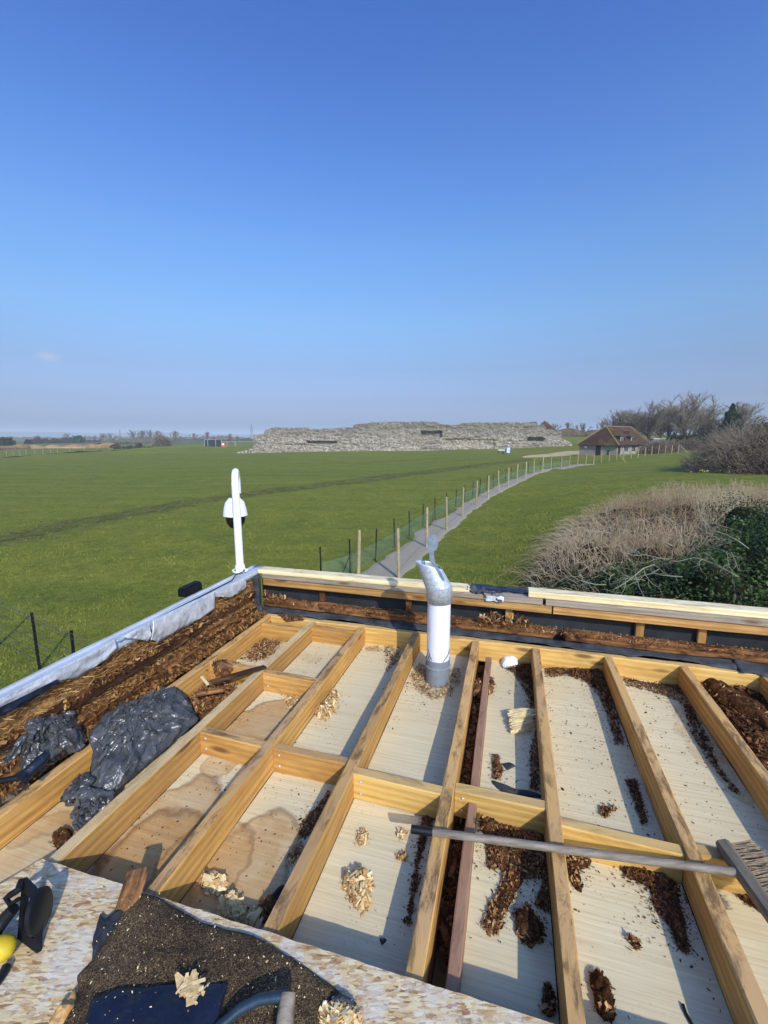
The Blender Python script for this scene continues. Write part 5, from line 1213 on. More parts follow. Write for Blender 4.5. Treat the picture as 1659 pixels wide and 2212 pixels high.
f = [(i*K+k, i*K+(k+1) % K, (i+1)*K+(k+1) % K, (i+1)*K+k) for i in range(5) for k in range(K)]
link('blade_guard', autosm(mesh('blade_guard', v, f, MBLKM), 40), sw)
mo = P(*s6(80, 960), ZF+.035)
b = MB().tube([mo+np.array([-.09, -.02, .0]), mo+np.array([-.05, -.01, .0]), mo+np.array([-.01, 0, .002]), mo+np.array([.006, 0, .002]), mo+np.array([.015, 0, .002])], [.028, .031, .030, .024, .012], 24); link('motor_housing', autosm(b.me('motor_housing', MYEL), 40), sw)
pts = [P(*s6(*p), ZF+z) for p, z in [((225, 220), .11), ((200, 320), .11), ((120, 370), .10), ((60, 400), .09), ((110, 480), .08), ((200, 420), .10)]]
b = MB().tube(pts, [.007, .010, .009, .007, .006, .006], 10); link('lever', autosm(b.me('lever', MBLKM), 50), sw)
b = MB().tube([P(*s6(*p), ZF+z) for p, z in [((150, 520), .08), ((60, 620), .06), ((-30, 760), .04), ((-90, 900), .03)]], [.015, .017, .015, .013], 14); link('handle', autosm(b.me('handle', MBLKM), 50), sw)
b = MB().tube([P(*s6(*p), ZF+.012) for p in [(70, 1150), (30, 1230), (-40, 1330)]], .011, 12); link('cable_boot', autosm(b.me('cable_boot', MBLKM), 50), sw)

# ------------------------------------------------------------------ vegetation builders
def tubes(P0, P1, r0_, r1_, n=3):
    """many tapered prisms at once"""
    P0, P1 = np.asarray(P0, float), np.asarray(P1, float); d = P1-P0; L = np.linalg.norm(d, axis=1, keepdims=True)+1e-9; d = d/L
    ref = np.where(np.abs(d[:, 2:3]) < .9, np.array([[0, 0, 1.]]), np.array([[1., 0, 0]]))
    a = np.cross(d, ref); a /= np.linalg.norm(a, axis=1, keepdims=True); c = np.cross(d, a)
    rings = []
    for k in range(n):
        th = 2*math.pi*k/n; rings.append(a*math.cos(th)+c*math.sin(th))
    v = np.stack([P0+q*np.asarray(r0_)[:, None] for q in rings]+[P1+q*np.asarray(r1_)[:, None] for q in rings], 1)
    m_ = len(P0); b_ = np.arange(m_)[:, None]*2*n
    F = np.concatenate([b_+np.array([k, (k+1) % n, n+(k+1) % n, n+k]) for k in range(n)], 0)
    return v.reshape(-1, 3), F
def bare_tree(H, spread, seed, levels=6, trunk_r=.035, up=.35, kids=(2, 4), twig=.012, dens=1.):
    r = random.Random(seed); seg = []
    def grow(p, d, L, rad, lv):
        n = 3 if lv < 3 else 2; q = p
        for k in range(n):
            d2 = (d+Vector((r.gauss(0, .16), r.gauss(0, .16), r.gauss(0, .08)+.06*up)))
            d2.normalize(); q2 = q+d2*L/n; ra = rad*(1-.3*k/n); rb = rad*(1-.3*(k+1)/n)
            seg.append((q, q2, max(ra, twig), max(rb, twig*.8), lv)); q, d = q2, d2
            if lv < levels:
                for _ in range(1 if r.random() < .75*dens else 0):
                    branch(q, d, L*r.uniform(.5, .75), rb*.5, lv+1)
        if lv < levels:
            for _ in range(r.randint(*kids)): branch(q, d, L*r.uniform(.62, .85), rad*.62, lv+1)
    def branch(q, d, L, rad, lv):
        ax = Vector((r.gauss(0, 1), r.gauss(0, 1), r.gauss(0, .6))).cross(d)
        if ax.length < 1e-3: return
        ax.normalize(); a = r.uniform(.3, .75)*spread; d2 = d.copy(); d2.rotate(Matrix.Rotation(a, 3, ax)); d2.z += up*.45; d2.normalize(); grow(q, d2, L, rad, lv)
    grow(Vector((0, 0, -.1)), Vector((0, 0, 1)), H*.17, H*trunk_r, 0)
    mz = max(s[1].z for s in seg); k = H/mz
    P0 = np.array([s[0] for s in seg])*k; P1 = np.array([s[1] for s in seg])*k; ra = np.array([s[2] for s in seg]); rb = np.array([s[3] for s in seg]); lv = np.array([s[4] for s in seg])
    return P0, P1, ra, rb, lv
def barkmat(name, a, b):
    m = M(name, .95, 0, .1); n = m.noise(m.coord((1, 1, .4)), 2.5, 3, .6); m.col(m.ramp(n, [(.3, a), (.7, b)])); return m.m
MBK = barkmat('bark_grey_brown', '#4b4032', '#7d6f5a'); MTW = barkmat('twigs_brown', '#6a6050', '#9c8f78'); MTWF = barkmat('twigs_far', '#6a6050', '#8a7e6a'); MORG = barkmat('twigs_orange', '#7d4c30', '#a8693f')
TREEM = {}
def fan_tree(H, Wd, seed, nl=14, nb=260, nt=3200, twig=.012, base=.06, tr=.028):
    r = np.random.default_rng(seed); seg = []
    c = np.array([0, 0, H*.56]); rad = np.array([Wd/2, Wd/2, H*.46])
    def path(p, q, n, bend, r0, r1, lv, lift=.0):
        pts = []; off = r.normal(0, bend, 3)
        for k in range(n+1):
            t = k/n; x = p*(1-t)+q*t+off*math.sin(math.pi*t)+np.array([0, 0, lift*math.sin(math.pi*t)])+(r.normal(0, bend*.25, 3) if 0 < k < n else 0); pts.append(x)
        for k in range(n): seg.append((pts[k], pts[k+1], r0+(r1-r0)*k/n, r0+(r1-r0)*(k+1)/n, lv))
        return pts
    top = np.array([r.normal(0, H*.02), r.normal(0, H*.02), H*.34]); tp_ = path(np.array([0, 0, -.2]), top, 5, H*.012, H*tr, H*tr*.7, 0)
    limbs = []
    for k in range(nl):
        a = 2*math.pi*(k*.618+r.uniform(0, .2)); el = r.uniform(.15, 1.45) if k > 2 else r.uniform(1.2, 1.5); d = np.array([math.cos(a)*math.cos(el), math.sin(a)*math.cos(el), math.sin(el)])
        q = c+d*rad*r.uniform(.75, .95); p = tp_[r.integers(1, 6)] if k > 3 else top; limbs.append(path(p, q, 7, H*.02, H*tr*r.uniform(.3, .55), twig*1.3, 1, lift=-H*.03))
    brs = []
    for k in range(nb):
        L = limbs[r.integers(len(limbs))]; i = r.integers(1, len(L)-1); p = L[i]+(L[i+1]-L[i])*r.random(); ld = L[i+1]-L[i]; ld /= np.linalg.norm(ld)
        o_ = r.normal(0, 1, 3); o_ -= ld*(o_@ld); o_ /= np.linalg.norm(o_); d = ld*.75+o_*.75+np.array([0, 0, .25]); d /= np.linalg.norm(d)
        brs.append(path(p, p+d*H*r.uniform(.08, .24), 3, H*.008, twig*2.2, twig*1.1, 2))
    al = limbs+brs
    for k in range(nt):
        L = brs[r.integers(len(brs))] if r.random() < .8 else limbs[r.integers(len(limbs))]; i = r.integers(1 if len(L) < 5 else 3, len(L)-1); p = L[i]+(L[i+1]-L[i])*r.random(); ld = L[i+1]-L[i]; ld /= np.linalg.norm(ld)
        o_ = r.normal(0, 1, 3); d = ld*.8+o_*.45+np.array([0, 0, .3]); d /= np.linalg.norm(d); e = p+d*H*r.uniform(.03, .10); m_ = (p+e)/2+r.normal(0, H*.004, 3)
        seg.append((p, m_, twig, twig*.8, 3)); seg.append((m_, e, twig*.8, twig*.4, 3))
    return tuple(np.array([s_[k] for s_ in seg]) for k in range(5))
def tree_tpl(key, H, spread, seed, mt, levels=5, twig=.012, up=.5, kids=(2, 3), wd=.8):
    n = 5200 if levels > 5 else 1500
    P0, P1, ra, rb, lv = fan_tree(H, H*wd, seed, 14 if levels > 5 else 9, 260 if levels > 5 else 90, n, twig); th = lv <= 1
    v, f = tubes(P0[th], P1[th], ra[th], rb[th], 6); a = mesh('trunk', v, f, MBK, True)
    v, f = tubes(P0[~th], P1[~th], ra[~th], rb[~th], 3); b = mesh('crown', v, f, mt)
    TREEM[key] = (a, b, P1[:, 2].max())
tree_tpl('oak', 11.5, .95, 3, MTW, levels=6, twig=.015, wd=1.0)
tree_tpl('ash', 10, .75, 5, MTW, levels=6, twig=.013, wd=.75)
tree_tpl('thin', 9, .7, 8, MTW, levels=6, twig=.012, wd=.55)
tree_tpl('far', 10, 1.0, 9, MTWF, levels=5, twig=.045, wd=1.15)
tree_tpl('far2', 10, .9, 12, MTWF, levels=5, twig=.045, wd=.95)
tree_tpl('orange', 9, .9, 13, MORG, levels=5, twig=.05, wd=1.0)
def tree(name, px, zc, hpx, key, label, group=None, wx=1., ybase=None):
    p = D(px, 944, zc); x, y = p[0], p[1]; q = onG(x, y); a, b, H = TREEM[key]
    if ybase is not None: q[2] = D(px, ybase, zc)[2]
    topz = hpx
    h = D(px, topz, zc)[2]-q[2]
    t = thing(name, q, label, 'tree', group); s = h/H; t.scale = (s*wx, s*wx, s); t.rotation_euler = (0, 0, rnd.uniform(0, 6.28))
    for n_, me in (('trunk', a), ('crown', b)):
        o = bpy.data.objects.new(n_, me); COL.objects.link(o); o.parent = t
    return t
# right-hand group of bare trees (picture x, depth, picture y of the top)
def z1(x, y): return r7(x, y)
for (x, top, zc, key, wx, lab) in [(850, 112, 104, 'ash', 1.1, 'tall pale-barked bare tree behind the hut roof ridge'), (1110, 62, 92, 'oak', 1.15, 'broadest and tallest bare tree right of the hut'),
        (650, 182, 112, 'thin', 1.3, 'thin bare tree rising above the hut ridge on the left'), (1240, 130, 100, 'ash', 1.1, 'bare tree leaning out right of the broadest one'),
        (1000, 150, 108, 'thin', 1.4, 'slender bare tree filling the gap between the two tallest'), (1450, 130, 96, 'thin', 1.3, 'open bare tree behind the dark ivy-clad one'),
        (750, 200, 106, 'thin', 1.5, 'low bushy bare tree directly over the dormers'), (1600, 200, 80, 'ash', 1.3, 'bare tree behind the big shrub at the right edge'), (930, 170, 118, 'ash', 1.2, 'faint bare tree behind the tall pale-barked one'), (1350, 215, 104, 'ash', 1.2, 'low bare tree between the broad tree and the ivy-clad one'), (1190, 180, 112, 'oak', 1.1, 'rounded bare tree behind the broad one, half hidden')]:
    px, py = z1(x, top); tree('bare_tree', px, zc, py, key, lab, None, wx*1.35)
# leafy / ivy masses
def leafmat(name, stops, rough=.45, spec=.4):
    m = M(name, rough, 0, spec); m.col(m.ramp(m.attr('tone'), stops)); return m.m
MIVY = leafmat('ivy_leaves', [(0, '#16240d'), (.5, '#2c4219'), (.85, '#48602a'), (1, '#64743a')], .55, .25)
MEVG = leafmat('evergreen_leaves', [(0, '#131e0e'), (.6, '#283a1a'), (1, '#3d5026')], .7, .2)
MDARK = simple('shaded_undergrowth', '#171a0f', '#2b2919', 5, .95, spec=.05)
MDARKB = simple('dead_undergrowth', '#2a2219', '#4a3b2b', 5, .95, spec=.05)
def leaves(C, nrm, size, r):
    n = len(C); a = r.normal(0, 1, (n, 3)); nv = nrm+.8*r.normal(0, 1, (n, 3)); nv /= np.linalg.norm(nv, axis=1, keepdims=True)
    u = np.cross(nv, a); u /= np.linalg.norm(u, axis=1, keepdims=True); w_ = np.cross(nv, u); s = (size*r.uniform(.6, 1.3, n))[:, None]
    q = np.stack([C-u*s*.9, C+w_*s*.55-nv*s*.1, C+u*s, C-w_*s*.55-nv*s*.1], 1)
    return q.reshape(-1, 3), np.arange(n*4).reshape(-1, 4)
def blobpts(c, rad, n, r, seed, shell=.75):
    d = r.normal(0, 1, (n, 3)); d[:, 2] = np.abs(d[:, 2])*1.0-.15; d /= np.linalg.norm(d, axis=1, keepdims=True)
    k = shell+(1-shell)*r.random(n)+.22*fbm(d*2.3+seed, 1, 3, seed); return c+d*np.array(rad)*k[:, None], d
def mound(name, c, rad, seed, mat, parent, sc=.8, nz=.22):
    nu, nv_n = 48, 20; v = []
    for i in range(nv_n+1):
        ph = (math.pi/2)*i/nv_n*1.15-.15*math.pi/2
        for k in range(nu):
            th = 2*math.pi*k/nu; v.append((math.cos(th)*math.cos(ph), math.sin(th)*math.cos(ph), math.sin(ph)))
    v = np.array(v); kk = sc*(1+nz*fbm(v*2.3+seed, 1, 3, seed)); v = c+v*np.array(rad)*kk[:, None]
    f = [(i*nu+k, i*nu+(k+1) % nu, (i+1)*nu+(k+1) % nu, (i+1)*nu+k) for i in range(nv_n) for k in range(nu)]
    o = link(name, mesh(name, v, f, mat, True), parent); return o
def leafy(name, q, blobs, n, size, mat, label, cat, seed, group=None, dark=None, twigs=True):
    t = thing(name, q, label, cat, group); r = np.random.default_rng(seed); q = np.array(q, float); C, Nn = [], []
    for k, (dx, dy, dz, rx, ry, rz) in enumerate(blobs):
        c = q+np.array([dx, dy, dz]); p, d = blobpts(c, (rx, ry, rz), int(n/len(blobs)), r, seed+k); C.append(p); Nn.append(d)
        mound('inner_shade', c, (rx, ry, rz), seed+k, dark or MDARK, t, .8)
    C = np.vstack(C); Nn = np.vstack(Nn); v, f = leaves(C, Nn, size, r)
    cl = np.clip(.45+.35*fbm(C, 1.2/size*.1, 3, seed)+.2*r.random(len(C)), 0, 1)
    o = link('foliage', mesh('foliage', v, f, mat, False, np.repeat(cl, 4)), t); o['kind'] = 'stuff'; return t
# ivy-clad tree at the right of the group
px, py = z1(1400, 330); p = onG(*D(px, 944, 88)[:2])
leafy('ivy_clad_tree', p, [(0, 0, 2.2, 2.6, 2.2, 2.6), (.3, 0, 4.2, 1.7, 1.5, 2.6), (-.3, 0, 6.0, .9, .9, 1.6), (-.1, 0, 7.0, .45, .45, 1.5)], 9000, .17, MEVG, 'dark ivy-clad tree with a pointed top at the right of the tree group', 'tree', 61)
for k, (x, base, zc, rx, rz, lab) in enumerate([(1090, 430, 84, 4.4, 2.6, 'dense green-brown shrub at the foot of the broad tree'), (1330, 410, 90, 5, 3.6, 'dark evergreen shrub left of the ivy-clad tree'), (1240, 400, 96, 5, 3.0, 'dark thicket shrub under the leaning bare tree'), (1560, 380, 82, 5.5, 3.8, 'dark mixed shrub right of the ivy-clad tree'), (1650, 330, 76, 5, 5.0, 'tall dark shrub at the right edge of the picture')]):
    px, py = z1(x, base); p = onG(*D(px, 944, zc)[:2]); leafy('shrub', p, [(0, 0, 0.2, rx, 3, rz), (rx*.4, .5, .2, rx*.6, 2, rz*.8)], 5000, .2, MEVG, lab, 'shrub', 70+k)
# bare brown shrub balls built of twigs
def twig_bush(name, q, rad, n, label, cat, seed, mat, thick=.012, L=.9, dark=MDARKB, group=None, core=.78):
    t = thing(name, q, label, cat, group); r = np.random.default_rng(seed); q = np.array(q, float)
    P0, d = blobpts(q, rad, n, r, seed, .55); dv = d*np.array([1, 1, .7])+r.normal(0, .55, (n, 3)); dv[:, 2] += .25; dv /= np.linalg.norm(dv, axis=1, keepdims=True)
    l = L*r.uniform(.3, 1, n)[:, None]; mid = P0+dv*l*.5+r.normal(0, .06, (n, 3))*l; P1 = mid+(dv+r.normal(0, .35, (n, 3)))*l*.5
    ra = np.full(n, thick)*r.uniform(.5, 1.3, n)
    v1, f1 = tubes(P0, mid, ra, ra*.8, 3); v2, f2 = tubes(mid, P1, ra*.8, ra*.3, 3)
    o = link('twigs', mesh('twigs', np.vstack([v1, v2]), np.vstack([f1, f2+len(v1)]), mat), t); o['kind'] = 'stuff'
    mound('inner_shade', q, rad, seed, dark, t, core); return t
MBRM = barkmat('bramble_stems', '#6a5644', '#a08a70'); MBRM2 = barkmat('shrub_stems', '#675d4f', '#968975')
q = onG(*D(1612, 944, 36.5)[:2]); twig_bush('large_bare_shrub', q+np.array([1.6, 1, -.3]), (5.0, 4.2, 4.0), 15000, 'big rounded bare grey-brown shrub at the right edge beyond the bramble', 'shrub', 81, MBRM2, .014, 1.1)
for k, (x, zc, rx, rz, lab) in enumerate([(900, 70, 2.1, 1.9, 'low bare grey shrub between the hut and the end of the fence'), (985, 71, 2.7, 1.9, 'rounded bare shrub beside the shed'), (1130, 82, 3, 2.0, 'small twiggy shrub right of the shed'), (850, 76, 1.5, 1.6, 'dark bare shrub touching the far end of the hut')]):
    px, py = z1(x, 480); p = onG(*D(px, 944, zc)[:2]); twig_bush('bare_shrub', p, (rx, 1.8, rz), 2600, lab, 'shrub', 90+k, MBRM2, .02, .8)

# ------------------------------------------------------------------ bramble thicket
def thicket():
    poly = [(3.6, 8.3), (3.7, 11.2), (5.4, 14.6), (8.4, 18.6), (12, 19.6), (18, 20.2), (27, 23.5), (30, 14), (22, 6.5), (5, 6.0)]
    root = thing('bramble_thicket', onG(8, 12), 'wide thicket of dry brown bramble beyond the back parapet', 'thicket')
    r = np.random.default_rng(31); a = np.array(poly)
    def hh(x, y):
        d = np.where(inpoly(x, y, poly), edged(x, y, poly), 0); return (1.25*np.clip(d/1.5, 0, 1)**.6+.15)*(1+.30*fbm(np.stack([x, y, x*0], -1), .6, 3, 4))
    st = .22; gx, gy = np.meshgrid(np.arange(3, 31, st), np.arange(5, 24.5, st), indexing='ij'); ins = inpoly(gx, gy, poly)
    gz = TZ(gx, gy)+np.where(ins, hh(gx, gy)*.72, 0)-.05+.12*fbm(np.stack([gx, gy, gx*0], -1), 2.2, 2, 7)*ins
    nx, ny = gx.shape; i, j = np.meshgrid(np.arange(nx-1), np.arange(ny-1), indexing='ij'); k4 = ins[:-1, :-1] & ins[1:, :-1] & ins[1:, 1:] & ins[:-1, 1:]
    F = np.stack([i*ny+j, (i+1)*ny+j, (i+1)*ny+j+1, i*ny+j+1], -1)[k4]
    link('dead_litter', mesh('dead_litter', np.stack([gx, gy, gz], -1).reshape(-1, 3), F, MDARKB, True), root)['kind'] = 'stuff'
    N = 30000; x = r.uniform(3, 30, N*2); y = r.uniform(5.5, 24, N*2); ok = inpoly(x, y, poly); x, y = x[ok][:N], y[ok][:N]; n = len(x); h = hh(x, y); zg = TZ(x, y)
    near = np.clip((14-np.hypot(x-5, y-8))/8, 0, 1)
    ang = r.uniform(0, 2*np.pi, n); reach = r.uniform(.05, .55, n)*(1+near*.8); zt = h*r.uniform(.75, 1.18, n)
    p0 = np.stack([x, y, zg+h*.35], -1); dirh = np.stack([np.cos(ang), np.sin(ang), 0*ang], -1)
    p1 = p0+dirh*reach[:, None]*.35+np.array([0, 0, 1])*((zt-h*.35)*.7)[:, None]+r.normal(0, .03, (n, 3))
    p2 = p1+dirh*reach[:, None]*.4+np.array([0, 0, 1])*((zt-h*.35)*.3)[:, None]; p3 = p2+dirh*reach[:, None]*.5-np.array([0, 0, 1])*(reach*.3*r.random(n)*near)[:, None]+r.normal(0, .03, (n, 3))
    th = r.uniform(.0035, .008, n)
    VV, FF = [], []; nb = 0
    for A_, B_, ra, rb in ((p0, p1, th, th*.9), (p1, p2, th*.9, th*.7), (p2, p3, th*.7, th*.35)):
        v, f = tubes(A_, B_, ra, rb, 3); VV.append(v); FF.append(f+nb); nb += len(v)
    m = M('bramble_stalks', .9, 0, .1); tcx = m.coord((1, 1, 1), False); big = m.noise(tcx, .35, 4, .6, 0, .35, .65); sm_ = m.noise(tcx, 6, 3, .7, 0, .3, .7)
    c = m.mix(big, '#a38b6a', '#cdbb9c'); m.col(m.mix(m.mul(sm_, .5), c, '#735e45'))
    link('stalks', mesh('stalks', np.vstack(VV), np.vstack(FF), m.m), root)['kind'] = 'stuff'
    # long looping canes on the near left
    N = 700; ok = 0; x = r.uniform(3.4, 12, N*3); y = r.uniform(7, 18, N*3); kk = inpoly(x, y, poly); x, y = x[kk][:N], y[kk][:N]; n = len(x)
    VV, FF = [], []; nb = 0; ang = r.uniform(0, 6.28, n); p = np.stack([x, y, TZ(x, y)+hh(x, y)*.6], -1); d = np.stack([np.cos(ang)*.6, np.sin(ang)*.6, 0*ang+.9], -1); th = r.uniform(.004, .009, n)
    for k in range(6):
        q = p+d*.2*r.uniform(.8, 1.2, (n, 1)); v, f = tubes(p, q, th*(1-k*.13), th*(1-(k+1)*.13), 3); VV.append(v); FF.append(f+nb); nb += len(v); p = q; d = d+np.array([0, 0, -.33])+r.normal(0, .08, (n, 3))
    link('canes', mesh('canes', np.vstack(VV), np.vstack(FF), MBRM), root)['kind'] = 'stuff'
thicket()
# ivy mass at the lower right
iq = onG(6.5, 8.2)
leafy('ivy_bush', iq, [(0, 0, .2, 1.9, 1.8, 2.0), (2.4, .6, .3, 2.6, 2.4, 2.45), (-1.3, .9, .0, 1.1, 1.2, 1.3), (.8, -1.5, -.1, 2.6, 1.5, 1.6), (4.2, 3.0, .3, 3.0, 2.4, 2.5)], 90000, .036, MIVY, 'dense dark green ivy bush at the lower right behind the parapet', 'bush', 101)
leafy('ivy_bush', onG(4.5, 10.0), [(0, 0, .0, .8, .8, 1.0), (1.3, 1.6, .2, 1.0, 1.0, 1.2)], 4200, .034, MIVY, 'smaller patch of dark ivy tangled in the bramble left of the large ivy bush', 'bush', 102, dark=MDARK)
# lichen-grey hawthorn branches spreading over the ivy
MLICH = barkmat('lichen_branches', '#70705a', '#a3a188')
def hawthorn(q, seed, label, aim, L0=1.5, n0=7, th=.02):
    r = random.Random(seed); seg = []
    def grow(p, d, L, rad, lv):
        q_ = p
        for k in range(4):
            d = (d+Vector((r.gauss(0, .22), r.gauss(0, .22), r.gauss(0, .16)))).normalized(); q2 = q_+d*L/4; seg.append((q_, q2, rad*(1-k*.12), rad*(1-(k+1)*.12))); q_ = q2
            if lv < 3 and r.random() < .8:
                ax = Vector((r.gauss(0, 1), r.gauss(0, 1), r.gauss(0, 1))).cross(d); 
                if ax.length > .01:
                    d2 = d.copy(); d2.rotate(Matrix.Rotation(r.uniform(.5, 1.1), 3, ax.normalized())); grow(q_, d2, L*r.uniform(.4, .65), rad*.55, lv+1)
    for k in range(n0):
        d = Vector((aim[0]+r.gauss(0, .5), aim[1]+r.gauss(0, .3), aim[2]+r.gauss(0, .25))).normalized(); grow(Vector(q)+Vector((r.gauss(0, .5), r.gauss(0, .2), r.gauss(0, .25))), d, L0*r.uniform(.7, 1.2), th, 0)
    v, f = tubes([s[0] for s in seg], [s[1] for s in seg], [s[2] for s in seg], [s[3] for s in seg], 5)
    t = thing('lichened_branches', q, label, 'branches'); link('branch_work', mesh('branch_work', v, f, MLICH, True), t)
hawthorn(D(1400, 1235, 6.8), 3, 'pale lichen-covered branches reaching left over the ivy in the middle', (-1, -.2, .25), .62, 6, .009)
hawthorn(D(1330, 1200, 7.6), 5, 'grey-green bare branches at the left fringe of the ivy', (-.8, -.1, .3), .5, 5, .007)
hawthorn(D(1545, 1205, 6.2), 8, 'pale bare branches sticking out of the ivy near the right edge', (-.6, -.3, .35), .55, 5, .008)
hawthorn(D(1480, 1130, 7.6), 11, 'thin grey branches over the top of the ivy bush', (.1, .2, .5), .6, 4, .007)
# daffodils under the large shrub
dq = G(1528, 1027); t = thing('daffodil_clump', dq, 'small clump of yellow daffodils in the grass below the large bare shrub', 'flowers')
MDAF = simple('daffodil_yellow', '#d8c82a', '#f0e24a', 9, .6); r = np.random.default_rng(3); n = 16
C = dq+np.c_[r.normal(0, .55, n), r.normal(0, .4, n), r.uniform(.25, .38, n)]; v, f = leaves(np.repeat(C, 5, 0), np.tile([0, -.6, .5], (n*5, 1)), .05, r); link('flower_heads', mesh('flower_heads', v, f, MDAF), t)['kind'] = 'stuff'
B0 = C-np.array([0, 0, .35]); v, f = tubes(B0, C, np.full(n, .008), np.full(n, .006), 3); link('stems', mesh('stems', v, f, simple('stem_green', '#4d6b2a', '#6a8a3a', 9)), t)['kind'] = 'stuff'

# ------------------------------------------------------------------ grass blades in the near field
def grass():
    r = np.random.default_rng(55); N = 330000
    th = r.uniform(R(-50), R(36), N); rad = 5.5+44*r.random(N)**1.25
    x, y = rad*np.sin(th), rad*np.cos(th)
    ok = ~inpoly(x, y, [tuple(l) for l in path_left]+[tuple(l) for l in right[::-1]])
    # none inside the building
    pu = x*U[0]+y*U[1]; pv = x*V[0]+y*V[1]; ok &= ~((pu < 3.2) & (pv > -2.1))
    d = dpoly(x, y, TRK); ok &= ~((d < .9) & (r.random(N) < .75))
    x, y, rad = x[ok], y[ok], rad[ok]; n = len(x)
    cl = fbm(np.stack([x, y, x*0], -1), 1.6, 3, 6); h = (.035+.028*np.clip(cl+.4, 0, 1.4))*r.uniform(.5, 1.3, n)*np.clip((52-rad)/30, .15, 1); h *= np.where(x > .6+.28*y-1.2, 1.5, 1.0)
    a = r.uniform(0, 6.28, n); w_ = .004+.00028*rad; z = TZ(x, y)
    d1 = np.stack([np.cos(a), np.sin(a), 0*a], -1)*w_[:, None]; ln = np.stack([r.normal(0, .5, n), r.normal(0, .5, n), np.ones(n)], -1)*h[:, None]
    c = np.stack([x, y, z-.005], -1); v = np.stack([c-d1, c+d1, c+ln], 1).reshape(-1, 3)
    m = M('grass_blades', .8, 0, .2); m.col(m.ramp(m.attr('tone'), [(0, '#4a591b'), (.5, '#707a2c'), (.8, '#868a3b'), (1, '#969348')]))
    t_ = np.clip(.45+.3*cl+.25*r.normal(0, 1, n), 0, 1)
    tag(link('grass', mesh('grass', v, np.arange(n*3).reshape(-1, 3), m.m, False, np.repeat(t_, 3))), 'short green pasture grass in the near part of the field', 'grass', None, 'stuff')
grass()

